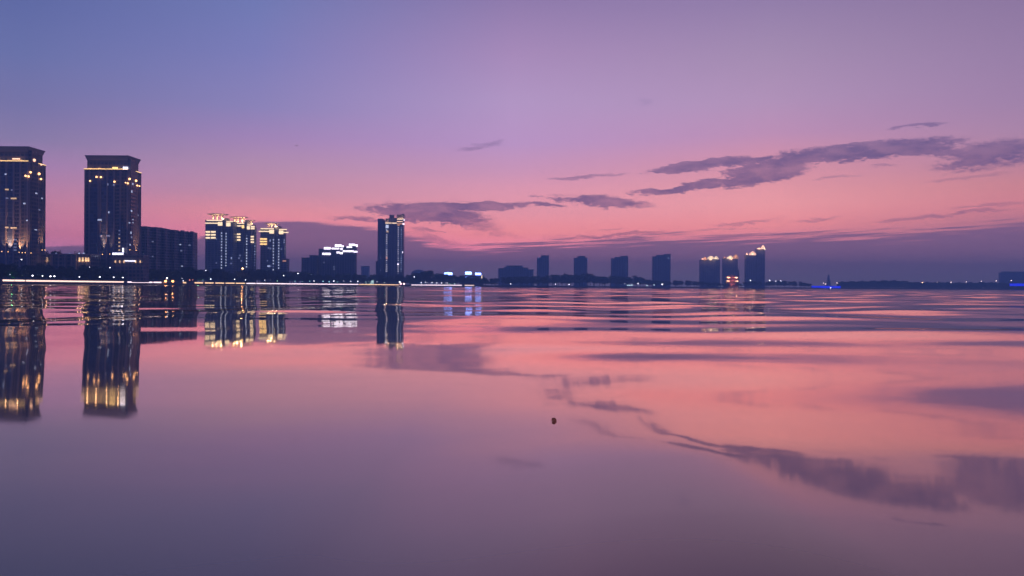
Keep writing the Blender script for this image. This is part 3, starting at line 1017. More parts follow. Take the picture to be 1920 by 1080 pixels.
# ------------------------------------------------------------------ single tall tower
D = 1560
t = thing('slender_tower', 'tall slender tower standing alone with a gold lit rooftop and columns of lights', 'tower', wpt(732, 500, D))
wing(t, 707.5, 717, 411, D, 24)
wing(t, 717, 721.6, 414.5, D + 2, 20)
wing(t, 721.6, 733.5, 418.3, D, 24)
wing(t, 733.5, 743.5, 418.5, D, 24)
wing(t, 743.5, 755, 411, D, 16)
wing(t, 722.5, 729, 410.8, D + 6, 12, 'stone', 'roof_house')
wing(t, 728.5, 743, 409.2, D + 9, 12, name='roof_house')
wing(t, 729.5, 737.6, 404, D + 10, 8, name='roof_house')
wing(t, 743.8, 756, 403.4, D + 6, 14, 'stone', 'roof_house')
wing(t, 753, 756, 402.2, D + 5.5, 8, name='roof_mast_box')
wing(t, 704.2, 708, 490.5, D - 2, 20)
bars(t, D, [(721.8, 733, 418.2, 1.9, 'goldcream'), (734, 743.3, 418.4, 1.9, 'goldcream'), (743.7, 754.4, 410.8, 1.9, 'goldcream'), (743.7, 754.4, 415.4, 1.3, 'lantern'), (743.7, 754, 419.6, 1.5, 'amberdim2'),
            (754.4, 757.4, 420, 2.6, 'roofwhite'), (756, 758, 412.4, 2.2, 'roofwhite'), (744.5, 748.5, 422, 2, 'amberdim2')])
for px in (724, 728, 746, 750, 753.5):
    p = wpt(px, 411.5 if px > 740 else 418, D - 1.5)
    light('roof_glow', 'POINT', (p.x, D + 3.5, p.z + 2.2), (1, 0.6, 0.35), 900, t)
bars(t, D, [(722.6, 727.8, 424.6, 6.2, 'coolwin2'), (723, 725.6, 431.5, 3, 'coolwin'), (724, 727.6, 434, 3.4, 'warmwin'), (723.2, 726.2, 483.8, 4, 'amberwin'), (712.5, 714.5, 483.5, 1.6, 'dimwin'),
            (712.6, 714, 506.5, 1.6, 'dimwin'), (753.8, 755, 473, 3, 'roofwhite'), (744.8, 747.4, 495.5, 2.8, 'roofwhite')], 'lit_window')
dots(t, D, 724.6, 440.5, 512, 4.0, 2.6, 1.7, 'coolwin3', 0.3)
dots(t, D, 746.4, 427, 513, 4.08, 2.2, 1.7, 'coolwin3', 0.15)
dots(t, D, 752, 427, 512, 4.08, 2.0, 1.6, 'coolwin', 0.6)

# ------------------------------------------------------------------ hazy far buildings
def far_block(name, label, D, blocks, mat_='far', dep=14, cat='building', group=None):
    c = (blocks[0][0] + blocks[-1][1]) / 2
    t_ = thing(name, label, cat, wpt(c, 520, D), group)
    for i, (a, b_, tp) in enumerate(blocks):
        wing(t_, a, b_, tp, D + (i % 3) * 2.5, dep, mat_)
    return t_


far_block('far_block', 'faint hazy block just left of the slender tower', 2500, [(677, 691.5, 499.5)])
t = thing('domed_hall', 'faint domed hall above the treeline right of the slender tower', 'building', wpt(783, 515, 2300))
p = wpt(783, 530, 2300)
rr = 13.5 / F * 2300
zt = wpt(783, 505, 2300).z
zs = wpt(783, 512, 2300).z
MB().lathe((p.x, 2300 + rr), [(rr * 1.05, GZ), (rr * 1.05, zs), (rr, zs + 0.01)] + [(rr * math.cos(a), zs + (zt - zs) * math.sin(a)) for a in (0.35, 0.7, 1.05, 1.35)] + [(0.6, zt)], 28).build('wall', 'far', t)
far_block('wide_hall', 'wide low far hall with a stepped roof right of the white roof signs', 2250,
          [(934, 945, 503.5), (945, 949, 501), (949, 980, 498.5), (980, 990, 502.5), (990, 1000, 506)])
far_block('hazy_tower', 'hazy tower nearest the wide low hall, its right half taller', 2350, [(1006.5, 1014, 483.5), (1014, 1029, 479.5)], cat='tower')
far_block('hazy_tower', 'narrow hazy tower second from the wide low hall', 2400, [(1076, 1083, 484), (1083, 1097, 480.5), (1097, 1101, 483.5)], cat='tower')
t = far_block('hazy_tower', 'hazy tower third from the wide low hall, stepped up to the right', 2350, [(1146, 1153, 485), (1153, 1164, 482.5), (1164, 1177.5, 480.5)], cat='tower')
bars(t, 2350, [(1173.4, 1174.6, 493.5, 1.6, 'dimwin'), (1173.4, 1174.6, 508.5, 1.6, 'dimwin'), (1173.4, 1174.6, 501, 1.6, 'dimwin')], 'lit_window')
t = far_block('hazy_tower', 'hazy unlit tower nearest the three orange crowned towers', 2350, [(1223.5, 1231, 481.5), (1231, 1245, 478.5), (1245, 1257, 477)], cat='tower')
bars(t, 2350, [(1252.5, 1254, 484, 1.5, 'coolwin')], 'lit_window')


def lit_crown(t_, D, gables):
    for a, b_, yb, yt in gables:
        x0 = wpt(a, yb, D).x
        x1 = wpt(b_, yb, D).x
        z0 = wpt((a + b_) / 2, yb, D).z
        z1 = wpt((a + b_) / 2, yt, D).z
        w = x1 - x0
        h = z1 - z0
        pts = [(x0, z0), (x1, z0), (x1, z0 + h * 0.4), (x0 + w * 0.62, z0 + h), (x0 + w * 0.45, z0 + h), (x0, z0 + h * 0.45)]
        MB().prism(pts, D - 0.8, D + 2).build('crown_gable', R.choice(['lantern', 'lantern', 'amberdim2', 'cream']), t_)
        light('crown_glow', 'POINT', ((x0 + x1) / 2, D - 4, z0 + h * 0.3), (1, 0.5, 0.28), 1500, t_)


t = far_block('orange_crowned_tower', 'leftmost of the three towers with orange lit crowns', 2400, [(1312.7, 1317, 488), (1317, 1345, 486), (1345, 1349.8, 488)], cat='tower')
lit_crown(t, 2398, [(1315, 1319, 486.5, 484), (1317.5, 1325, 487.4, 481.6), (1326.5, 1338.5, 485.5, 480), (1330, 1334, 487.4, 485), (1338.5, 1346.5, 486, 480.5)])
t = far_block('orange_crowned_tower', 'orange crowned tower directly behind the lit pagoda', 2450, [(1355.6, 1383, 484.5), (1383, 1386, 506)], cat='tower')
lit_crown(t, 2448, [(1356, 1363, 483.6, 482.2), (1363, 1374, 485.5, 479.5), (1368, 1372, 487, 484), (1374, 1384, 485, 477)])
t = far_block('orange_crowned_tower', 'orange crowned tower with a taller right half, rightmost of the three', 2400, [(1398, 1418.3, 478.5), (1418.3, 1434.2, 467)], cat='tower')
lit_crown(t, 2398, [(1398.6, 1401.5, 478, 474), (1404.5, 1417, 478.4, 471.5), (1418.5, 1427, 467.3, 464.6), (1427, 1433.5, 467, 460), (1432.5, 1435, 468.5, 465)])

t = far_block('far_block', 'faint hazy block at the right frame edge behind the blue lit jetty', 3500, [(1876, 1881, 511.5), (1881, 1932, 509.5)])
# spire
t = thing('spire_monument', 'faint tapering spire above the middle blue lit jetty', 'monument', wpt(1554, 530, 3600))
p = wpt(1554, 515, 3600)
q = MB()
q.frust((p.x, 3605), GZ, wpt(1554, 527, 3600).z, 8, 8, 5, 5)
q.frust((p.x, 3605), wpt(1554, 527, 3600).z + 0.01, p.z, 5, 5, 1.8, 1.8)
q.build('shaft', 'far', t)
q = MB().frust((p.x + 5.0, 3605), GZ, wpt(1558, 526, 3600).z, 4, 4, 3, 3)
q.build('buttress', 'far', t)

# ------------------------------------------------------------------ sign building
D = 1800
t = thing('sign_building', 'low dark building behind trees with bright bluish white roof signs', 'building', wpt(868, 520, D))
for a, b_, tp in ((828, 852, 517), (862, 906, 517.5)):
    wing(t, a, b_, tp, D, 20, 'plain', 'wall')
for a, b_, y, h in ((833, 848, 513, 4.8), (872.2, 884.2, 512, 5.8), (891, 902, 513.6, 4.8)):
    x0, x1, y0, y1, z0, z1 = B(a, b_, y - h / 2, D - 2, 1.0, py_bot=y + h / 2)
    k = 4
    w = (x1 - x0) / k
    sg = MB()
    sg.box(x0 + 1, x0 + 1.5, y0 + 1.0, y0 + 1.6, GZ, z1 - 0.4).box(x1 - 1.5, x1 - 1, y0 + 1.0, y0 + 1.6, GZ, z1 - 0.4)
    sgo = sg.build('sign_frame', 'dark', t)
    q = MB()
    for i in range(k):
        q.box(x0 + i * w + 0.01, x0 + (i + 1) * w - 0.25, y0 + 0.1, y0 + 0.9, z0 + R.uniform(0, 0.4), z1 - R.uniform(0, 0.5))
    q.build('sign', 'sign', sgo)
for px, py, w, h, mm in ((836.7, 516.6, 4, 2.6, 'cream'), (873.8, 520, 4.4, 2.0, 'sign'), (903.3, 519, 1.8, 6, 'cream')):
    bars(t, D, [(px - w / 2, px + w / 2, py, h, mm)], 'lit_window')

# ------------------------------------------------------------------ pagoda
D = 2290
p = wpt(1370.3, 540, D)
t = thing('pagoda', 'small tiered pagoda with orange lit eaves on the far shore', 'pagoda', (p.x, D, GZ))
s_ = D / F
zz = lambda y: wpt(1370, y, D).z
tiers = ((536.5, 533.6, 9.6, 12.0), (531, 527.2, 7.6, 11.2), (524, 520.6, 6.4, 10.4))
zb = GZ
for i, (yb, ye, hw, ew) in enumerate(tiers):
    ze = zz(ye)
    MB().frust((p.x, D), zb, ze, hw * s_, hw * s_, hw * s_, hw * s_).build('storey', 'redwall', t)
    up = 2.0 * s_
    # tiled roof with lifted corners
    q = MB()
    n = 8
    ring0, ring1 = [], []
    nxt = tiers[i + 1][2] if i < 2 else 0.8
    for k in range(32):
        a = k / 32 * 4
        side, f = int(a), a - int(a)
        cs = ((-1, -1), (1, -1), (1, 1), (-1, 1))
        c0, c1 = cs[side], cs[(side + 1) % 4]
        ux, uy = c0[0] + (c1[0] - c0[0]) * f, c0[1] + (c1[1] - c0[1]) * f
        lift = abs(f - 0.5) * 2
        ring0.append(q.bm.verts.new((p.x + ux * ew * s_, D + uy * ew * s_, ze + 0.9 * s_ * lift ** 3)))
        ring1.append(q.bm.verts.new((p.x + ux * nxt * s_, D + uy * nxt * s_, ze + up if i < 2 else zz(514.8))))
    for k in range(32):
        q.bm.faces.new((ring0[k], ring0[(k + 1) % 32], ring1[(k + 1) % 32], ring1[k]))
    q.bm.faces.new(ring1)
    q.bm.faces.new(ring0[::-1])
    ro = q.build('roof', 'redroof', t)
    for sgn in (-1, 1):
        if i == 0 and sgn < 0:
            continue
        xa = p.x + sgn * (ew - 3.2) * s_
        MB().frust((xa, D - ew * s_ - 0.5), ze - 0.9 * s_, ze + 0.9 * s_, 2.9 * s_, 0.5, 3.2 * s_, 0.5).build('eave_lamp', 'lantern', t)
        light('eave_glow', 'POINT', (xa, D - (ew + 2) * s_, ze - 0.3 * s_), (1, 0.45, 0.22), 5000, t)
    light('eave_glow', 'POINT', (p.x, D - (ew + 2.5) * s_, ze - 0.2 * s_), (1, 0.45, 0.25), 2600, t)
    zb = ze + up if i < 2 else zb
MB().lathe((p.x, D), [(0.9, zz(514.8)), (1.1, zz(514.4)), (0.3, zz(513.6)), (0.1, zz(512.4))], 10).build('finial', 'dark', t)
light('roof_glow', 'POINT', (p.x, D - 22, zz(518)), (1, 0.35, 0.22), 9000, t)

# ------------------------------------------------------------------ blue lit jetties
def jetty(px0, px1, ytop, ybot, D, label):
    x0 = wpt(px0, 540, D).x
    x1 = wpt(px1, 540, D).x
    z0, z1 = wpt((px0 + px1) / 2, ybot, D).z, wpt((px0 + px1) / 2, ytop, D).z
    t_ = thing('jetty', label, 'jetty', ((x0 + x1) / 2, D, 0))
    MB().box(x0, x1, D, D + 6, z0 + 0.2, z1 - 0.2).build('deck', 'rock', t_)
    MB().box(x0, x1, D - 0.3, D - 0.002, z0 + 0.4, z1).build('light_strip', 'blue', t_)
    n_ = 8
    for i in range(n_):
        x = x0 + (x1 - x0) * (i + 0.5) / n_
        MB().box(x - 0.5, x + 0.5, D + 1, D + 2, -0.8, z0 + 0.195).build('pile', 'rock', t_)


jetty(1521.5, 1576, 536.2, 540.4, 2270, 'jetty faced with a deep blue light strip, under the faint spire')
jetty(1893, 1950, 531.6, 536.8, 2300, 'jetty faced with a deep blue light strip, cut by the right frame edge')

# ------------------------------------------------------------------ two moored boats with coloured lamps
def boat(px0, px1, D, label, lamps):
    x0, x1 = wpt(px0, 535, D).x, wpt(px1, 535, D).x
    c, hl = (x0 + x1) / 2, (x1 - x0) / 2
    t_ = thing('moored_boat', label, 'boat', (c, D, 0))
    q_ = MB()
    rows = []
    for f in (-1, -0.85, -0.5, 0, 0.5, 0.85, 1):
        w = 2.2 * (1 - abs(f) ** 3 * 0.85)
        x = c + f * hl
        sh = 1.0 + 0.55 * f * f
        rows.append([q_.bm.verts.new(v) for v in ((x, D - w, sh), (x, D - w * 0.7, -0.25), (x, D + w * 0.7, -0.25), (x, D + w, sh))])
    for a, b_ in zip(rows, rows[1:]):
        for k in range(4):
            q_.bm.faces.new((a[k], a[(k + 1) % 4], b_[(k + 1) % 4], b_[k]))
    q_.bm.faces.new(rows[0])
    q_.bm.faces.new(rows[-1][::-1])
    q_.build('hull', 'dark', t_)
    cab = MB()
    for f in (-0.6, -0.2, 0.2, 0.6):
        for s_2 in (-1.3, 1.3):
            cab.box(c + f * hl - 0.09, c + f * hl + 0.09, D + s_2 - 0.09, D + s_2 + 0.09, 0.9, 3.2)
    cab.build('canopy_post', 'dark', t_)
    MB().frust((c, D), 3.202, 3.9, hl * 0.72, 1.9, hl * 0.6, 1.2).build('canopy', 'dark', t_)
    for px, py, r_, mm, col, wts in lamps:
        p_ = wpt(px, py, D - 2.4)
        MB().ball(p_, r_, 2).build('lamp', mm, t_, True)
        light('lamp_glow', 'POINT', (p_.x, D - 3.6, p_.z), col, wts, t_, size=0.4)


boat(303, 342, 858, 'dark boat with two orange lamps moored in the gap of the left light strip',
     [(310.5, 527.4, 1.15, 'orange', (1, 0.4, 0.12), 700), (324, 527.4, 1.15, 'orange', (1, 0.4, 0.15), 700), (313, 521.8, 0.7, 'white', (1, 0.9, 0.9), 20)])
boat(749.5, 763, 1440, 'small dark boat with two pink lamps moored below the slender tower',
     [(751.5, 532.2, 1.5, 'pinkwarm', (1, 0.35, 0.3), 500), (757.5, 532.2, 1.5, 'pinkwarm', (1, 0.35, 0.3), 500), (749.5, 529, 1.0, 'white', (1, 0.9, 0.9), 20)])

# ------------------------------------------------------------------ trees
def make_crown(seed, spread, height, leaves):
    rr = random.Random(seed)
    bm_ = bmesh.new()
    lobes = []
    for i in range(11):
        a = rr.uniform(0, 6.28)
        rad = spread * rr.uniform(0.1, 0.62)
        lobes.append((rad * math.cos(a), rad * math.sin(a), height * rr.uniform(0.36, 0.86), spread * rr.uniform(0.26, 0.44)))
    lobes.append((0, 0, height * 0.86, spread * 0.3))
    for i in range(leaves):
        lx, ly, lz, lr = rr.choice(lobes)
        v = Vector((rr.gauss(0, 1), rr.gauss(0, 1), rr.gauss(0, 1))).normalized() * lr * rr.uniform(0.55, 1.05)
        c = Vector((lx + v.x, ly + v.y, lz + v.z * 0.8))
        s = rr.uniform(0.28, 0.62)
        e1 = Vector((rr.gauss(0, 1), rr.gauss(0, 1), rr.gauss(0, 0.6))).normalized()
        e2 = e1.cross(Vector((rr.gauss(0, 1), rr.gauss(0, 1), rr.gauss(0, 1)))).normalized()
        vs = [bm_.verts.new(c + e1 * s), bm_.verts.new(c + e2 * s * 0.6), bm_.verts.new(c - e1 * s), bm_.verts.new(c - e2 * s * 0.6)]
        bm_.faces.new(vs)
    me_ = bpy.data.meshes.new('crown')
    bm_.to_mesh(me_)
    bm_.free()
    me_.materials.append(M['leaves'])
    return me_


def make_trunk(seed, height, spread):
    rr = random.Random(seed)
    bm_ = bmesh.new()

    def limb(p0, p1, r0, r1, n=7):
        ax = (p1 - p0).normalized()
        s = ax.orthogonal().normalized()
        u = ax.cross(s)
        a_ = [bm_.verts.new(p0 + (s * math.cos(k / n * 6.2832) + u * math.sin(k / n * 6.2832)) * r0) for k in range(n)]
        b__ = [bm_.verts.new(p1 + (s * math.cos(k / n * 6.2832) + u * math.sin(k / n * 6.2832)) * r1) for k in range(n)]
        for k in range(n):
            bm_.faces.new((a_[k], a_[(k + 1) % n], b__[(k + 1) % n], b__[k]))
    top = Vector((rr.uniform(-0.4, 0.4), rr.uniform(-0.4, 0.4), height * 0.45))
    limb(Vector((0, 0, -0.4)), top, 0.34, 0.2)
    for i in range(5):
        a = i * 1.257 + rr.uniform(-0.3, 0.3)
        limb(top * rr.uniform(0.75, 1.0), Vector((math.cos(a) * spread * 0.45, math.sin(a) * spread * 0.45, height * rr.uniform(0.6, 0.8))), 0.16, 0.05)
    me_ = bpy.data.meshes.new('trunk')
    bm_.to_mesh(me_)
    bm_.free()
    me_.materials.append(M['bark'])
    return me_


TREES = []
for s in range(5):
    sp = (5.6, 6.6, 4.8, 7.2, 6.0)[s]
    TREES.append((make_crown(100 + s, sp, 12.0, 1500), make_trunk(200 + s, 12.0, sp)))


def tree(px, D, height, label, group, wide=1.0):
    cm, tm = R.choice(TREES)
    o_ = thing('shore_tree', label, 'tree', ((px - 960) / F * D, D, GZ - 0.1), group)
    k = height / 12.0
    o_.scale = (k * wide, k * wide, k)
    o_.rotation_euler = (0, 0, R.uniform(0, 6.28))
    for nm, me_ in (('crown', cm), ('trunk', tm)):
        c_ = bpy.data.objects.new(nm, me_)
        COL.objects.link(c_)
        c_.parent = o_
    return o_


TOP = [(-80, 492), (0, 492), (60, 493), (110, 497), (150, 495), (190, 499), (230, 500), (265, 499), (290, 502), (330, 501), (372, 499), (395, 503), (440, 505), (480, 502), (510, 507),
       (545, 506), (565, 510), (600, 513), (640, 514), (668, 511), (700, 514), (740, 517), (765, 514), (790, 509), (808, 507), (825, 513), (850, 515), (900, 518), (925, 520), (960, 518), (1000, 517),
       (1030, 516), (1060, 513), (1110, 513), (1140, 517), (1175, 518), (1192, 517), (1215, 522), (1235, 526), (1290, 524), (1320, 528), (1355, 531), (1390, 531), (1410, 526), (1435, 527), (1460, 525), (1490, 526), (1512, 530), (1522, 534)]


def tops(px):
    return float(np.interp(px, [a for a, b_ in TOP], [b_ for a, b_ in TOP]))


SEG = ((-80, 150, 'dark leafy tree below the tall stone tower at the frame edge', 'trees below the tower at the frame edge'),
       (150, 262, 'dark leafy tree below the tower with the white screen', 'trees below the screen tower'),
       (262, 384, 'dark leafy tree below the long apartment slab', 'trees below the apartment slab'),
       (384, 560, 'dark leafy tree below the gold crowned towers', 'trees below the gold crowned towers'),
       (560, 700, 'dark leafy tree below the white lit block', 'trees below the white lit block'),
       (700, 925, 'dark leafy tree between the slender tower and the white signs', 'trees by the slender tower'),
       (925, 1220, 'hazy dark tree below the row of unlit far towers', 'trees below the unlit far towers'),
       (1220, 1523, 'hazy dark tree below the orange crowned towers', 'trees below the orange crowned towers'))
for a, b_, lab, grp in SEG:
    px = a
    k = 0
    while px < b_:
        for rowi in range(2):
            if px > 925 and rowi == 1 and k % 3:
                continue
            D0 = shore(px) + (14, 42)[rowi] + R.uniform(-6, 10)
            pj = px + R.uniform(-3, 3) + (0, 4)[rowi]
            ztop = CAMH + (hy(pj) - tops(pj)) / F * D0
            full = 1.0 if (rowi == 1 or px > 925) else 0.7
            h = max(3.5, (ztop - GZ) * full * R.uniform(0.84, 1.04))
            tree(pj, D0, h, lab, grp, R.uniform(1.0, 1.3) * (1.75 if h < 9 else 1.35 if h < 14 else 1.0))
        px += max(7.4, 8.6 / shore(px) * F)
        k += 1

# roof garden trees seen against the sky between the two stone towers
for px, py, h in ((88, 471, 8), (104, 469, 9), (112, 470, 7), (148, 471, 7)):
    D0 = 800
    o_ = tree(px, D0, h, 'dark crown showing over the roof of the low lit hall', 'trees over the low hall', 1.1)
    o_.scale = (o_.scale[0] * 1.3, o_.scale[1] * 1.3, (CAMH + (hy(px) - py) / F * D0 - GZ) / 12.0)

# the far woods in the right half read as one mass
bm = bmesh.new()
rr = random.Random(77)
WOOD = [(1523, 536), (1576, 529.5), (1580, 528.5), (1620, 527.8), (1660, 526.5), (1690, 527), (1715, 530), (1760, 529.5), (1800, 530.5), (1850, 530), (1885, 531), (1930, 532)]
for i in range(26000):
    px = rr.uniform(1570, 2000)
    D0 = 2480 + rr.uniform(0, 160)
    yt = float(np.interp(px, [a for a, b_ in WOOD], [b_ for a, b_ in WOOD])) + 0.9 * math.sin(px * 0.31) + 0.7 * math.sin(px * 0.83 + 1)
    zt = CAMH + (hy(px) - yt) / F * D0
    z = GZ + (zt - GZ) * rr.random() ** 0.6
    c = Vector(((px - 960) / F * D0, D0, z))
    s = rr.uniform(1.0, 2.4)
    e1 = Vector((rr.gauss(0, 1), rr.gauss(0, 1), rr.gauss(0, 1))).normalized()
    e2 = e1.orthogonal().normalized()
    bm.faces.new([bm.verts.new(c + e1 * s), bm.verts.new(c + e2 * s), bm.verts.new(c - e1 * s), bm.verts.new(c - e2 * s)])
me = bpy.data.meshes.new('far_woods')
bm.to_mesh(me)
bm.free()
me.materials.append(M['leaves'])
o = bpy.data.objects.new('far_woods', me)
COL.objects.link(o)
tag(structure(o, 'stuff'), 'low dark belt of far woods along the right shore', 'woods')
far_ridge = None

# ------------------------------------------------------------------ lamps along the shore
POLES = {}


def lamp(px, py, label, group, mm='white', back=7.0, size=1.0, D=None, stretch=1.0, glow=None):
    D0 = D if D else shore(px) + back
    p = wpt(px, py, D0)
    o_ = thing('street_lamp', label, 'street lamp', (p.x, D0, GZ), group)
    r_ = max(0.42, D0 * 0.00052) * size
    MB().lathe((p.x, D0), [(0.16, GZ - 0.2), (0.14, GZ + 0.4), (0.08, p.z - r_ * 0.9)], 8).build('pole', 'dark', o_)
    MB().ball(p, r_, 2, 0.85).build('lamp_head', mm, o_, True)
    MB().lathe((p.x, D0), [(r_ * 0.8, p.z + r_ * 0.8), (r_ * 0.15, p.z + r_ * 1.25)], 10).build('lamp_cap', 'dark', o_)
    if glow:
        light('lamp_glow', 'POINT', (p.x, D0 - 2.0 - r_, p.z), glow[0], glow[1], o_, size=0.5)
    return o_


gA = ('small white lamp of the row over the light strip, below the two stone towers', 'white lamps below the stone towers')
for px, py, s in ((40.8, 516.6, 1.15), (61, 516.8, 1.15), (79.5, 517.3, 0.9), (102, 518, 1.2), (148.4, 519, 1.25), (187, 519.3, 1.2), (213, 520, 1.1), (230, 520.4, 1.1), (243.5, 520.9, 1.1)):
    lamp(px, py, *gA, size=s)
lamp(94.5, 518.2, 'white lamp close beside another, wider than its row, below the low lit hall', None, size=1.3, back=5)
gB = ('white lamp standing higher among the trees below the stone towers', 'high white lamps below the stone towers')
for px, py, s in ((206, 501.8, 0.95), (168, 500.6, 0.45), (40, 486.5, 0.8)):
    lamp(px, py, *gB, size=s, D=shore(px) + 12)
lamp(252.8, 504, 'brightest high white lamp, right of the tower with the white screen', None, size=1.3, D=shore(252) + 12)
lamp(18.7, 514.7, 'dim pale lamp left of the green lit tree', None, mm='coolwin2', size=0.8)
for px, py, mm, lab, s in ((254, 525, 'pinkwhite', 'pinkish white lamp at the foot of the green lit trees', 1.1), (264, 523.7, 'mint', 'mint green lamp among the green lit trees', 0.9),
                           (269, 525.8, 'pink', 'pink lamp among the green lit trees', 0.9), (275, 524.3, 'cyan', 'cyan lamp right of the pink one', 0.9),
                           (369, 523.3, 'mint', 'mint green lamp below the right end of the slab', 0.8), (380, 525, 'mint', 'small mint lamp right of two red lamps', 0.6),
                           (355.8, 525, 'redlamp', 'left of two red lamps at the start of the gold strip', 1.0), (361.4, 524.6, 'redlamp', 'right of two red lamps at the start of the gold strip', 1.1),
                           (340.8, 522.3, 'white', 'white lamp above the gap right of the orange lit boat', 1.0), (343.5, 526.5, 'white', 'low white lamp at the left end of the gold strip', 0.9),
                           (520, 526.7, 'mint', 'mint lamp at the foot of the lone gold crowned tower', 0.8), (506.7, 525.5, 'coolwin2', 'faint lamp at the foot of the lone gold crowned tower', 0.6)):
    lamp(px, py, lab, None, mm=mm, size=s)
gC = ('small white lamp of the row below the gold crowned towers', 'white lamps below the gold crowned towers')
for px, py, s in ((395, 523.3, 1.0), (418.3, 523.8, 1.0), (439.7, 523.8, 1.0), (460, 524.5, 1.0), (479, 524.7, 1.0), (496.3, 525, 1.0)):
    lamp(px, py, *gC, size=s)
lamp(385.8, 507, 'high white lamp at the left foot of the gold lit pair', None, size=0.8, D=shore(385) + 12)
lamp(454.7, 503.4, 'large amber floodlamp among trees below the gold lit pair', None, mm='orangelamp', size=2.1, D=shore(454) + 10, glow=((1, 0.45, 0.15), 1500))
lamp(531.7, 516.7, 'high white lamp at the right foot of the lone gold crowned tower', None, size=0.85, D=shore(531) + 12)
lamp(558.8, 512.8, 'high white lamp left of the unlit block', None, size=1.0, D=shore(558) + 12)
gD = ('small white lamp of the row below the white lit block', 'white lamps below the white lit block')
for px, py, s in ((588.7, 526.7, 0.95), (626, 527, 1.0), (643.7, 527.3, 1.05), (657.8, 527.3, 0.95), (671, 527.7, 0.95), (706.7, 528.3, 0.8), (721, 530.3, 0.5)):
    lamp(px, py, *gD, size=s)
gE = ('small cyan lamp among the white row below the white lit block', 'cyan lamps below the white lit block')
for px, py, s in ((553, 527, 0.6), (567.5, 527, 0.45), (581, 527, 0.8), (594, 527, 0.5), (606, 527.3, 1.0), (612, 527.3, 0.6), (617, 528.3, 0.8), (633, 529, 0.5)):
    lamp(px, py, *gE, mm='cyan', size=s)
# pale lit pavilion
D = shore(694) + 8
t = thing('lit_pavilion', 'pale greenish lit tent pavilion left of the slender tower', 'pavilion', wpt(692, 528, D))
p = wpt(692, 529, D)
MB().prism([(p.x - 5.5, GZ), (p.x + 7, GZ), (p.x + 7, wpt(700, 524.6, D).z), (p.x + 4, wpt(697, 523.6, D).z), (p.x - 5.5, wpt(688, 528, D).z)], D, D + 5).build('canopy', 'tent', t)
for px in (681, 684.5, 690, 697):
    q = wpt(px, 527.6, D - 1)
    MB().ball(q, 0.75, 2).build('lamp', 'cyanwhite', t, True)
gF = ('small white lamp of the row between the slender tower and the white signs', 'white lamps right of the slender tower')
for px, py, s in ((790, 530, 0.9), (797.5, 529, 1.0), (801, 530, 0.7), (810, 530, 0.8), (819, 530.3, 0.9), (828, 530.3, 0.85), (834.7, 530.3, 0.7), (838.3, 530.5, 0.7)):
    lamp(px, py, *gF, size=s)
lamp(776.7, 519, 'high white lamp right of the slender tower', None, size=0.95, D=shore(776) + 12)
lamp(843, 532, 'small green lamp right of a white row, below the first white sign', None, mm='green', size=0.7)
lamp(851.7, 531.8, 'bright cyan lamp near the right end of the light strip', None, mm='cyanwhite', size=1.2)
lamp(851, 525, 'faint pale lamp above the bright cyan one', None, mm='coolwin2', size=0.5)
gG = ('white lamp on the far shore below the unlit far towers', 'white lamps below the unlit far towers')
for px, py, s in ((957.5, 532.4, 0.95), (1041.7, 532.4, 0.95), (1067, 533.3, 1.0), (1171.7, 532, 0.5), (1196, 531.5, 1.25)):
    lamp(px, py, *gG, size=s)
gH = ('faint lamp low on the far shore below the wide hall', 'faint lamps below the wide hall')
for px, py in ((973, 533), (987, 533), (921, 533)):
    lamp(px, py, *gH, mm='dimwin', size=0.8)
gI = ('small cyan lamp on the far shore below the unlit far towers', 'cyan lamps below the unlit far towers')
for px, py, s in ((1177, 535.2, 0.9), (1180.5, 535.2, 0.9), (1184.6, 534.7, 1.0), (1213, 535, 0.95), (1226.6, 534.4, 0.9)):
    lamp(px, py, *gI, mm='cyanwhite', size=s)
lamp(1241.7, 533, 'brightest white lamp on the far shore, under the unlit tower nearest the orange ones', None, size=1.6)
gJ = ('dim lamp low on the far shore beside the pagoda', 'dim lamps beside the pagoda')
for px, py in ((1297.4, 536), (1348, 536.6), (1354, 536.6), (1386.5, 536.8), (1393, 536.8)):
    lamp(px, py, *gJ, mm='coolwin2', size=0.8)
gK = ('white lamp above the trees right of the pagoda', 'white lamps right of the pagoda')
for px, py, s in ((1407, 526, 1.15), (1443, 526, 1.2), (1454.7, 526.8, 0.9), (1463.7, 526.5, 1.0)):
    lamp(px, py, *gK, size=s, back=8)
gL = ('white lamp above the blue jetty under the spire', 'white lamps above the blue jetty')
for px, py, s in ((1543.7, 530.5, 0.95), (1548, 532.4, 0.9), (1569.5, 530.4, 1.0)):
    lamp(px, py, *gL, size=s, mm='warmwhite')
gM = ('warm white lamp above the far woods at the right', 'warm lamps above the far woods')
for px, py, s in ((1783, 529.2, 0.9), (1811.7, 528.2, 0.85), (1840, 527.2, 1.0), (1868, 526.7, 0.95), (1896, 525.8, 0.9), (1757, 529.4, 0.5)):
    lamp(px, py, *gM, size=s, mm='warmwhite')
lamp(1729.5, 529.8, 'orange lamp at the left end of the warm row above the far woods', None, mm='orangelamp', size=1.15)

# floating marker lamp off the jetty
p = wpt(1557.5, 540.2, 2240)
t = thing('marker_buoy', 'small white lit buoy floating in front of the middle blue jetty', 'buoy', (p.x, 2240, 0))
MB().lathe((p.x, 2240), [(1.0, -0.4), (1.2, 0.3), (0.5, 0.9), (0.25, 1.6)], 12).build('float', 'dark', t)
MB().ball((p.x, 2240, 2.4), 1.1, 2).build('lamp', 'white', t, True)

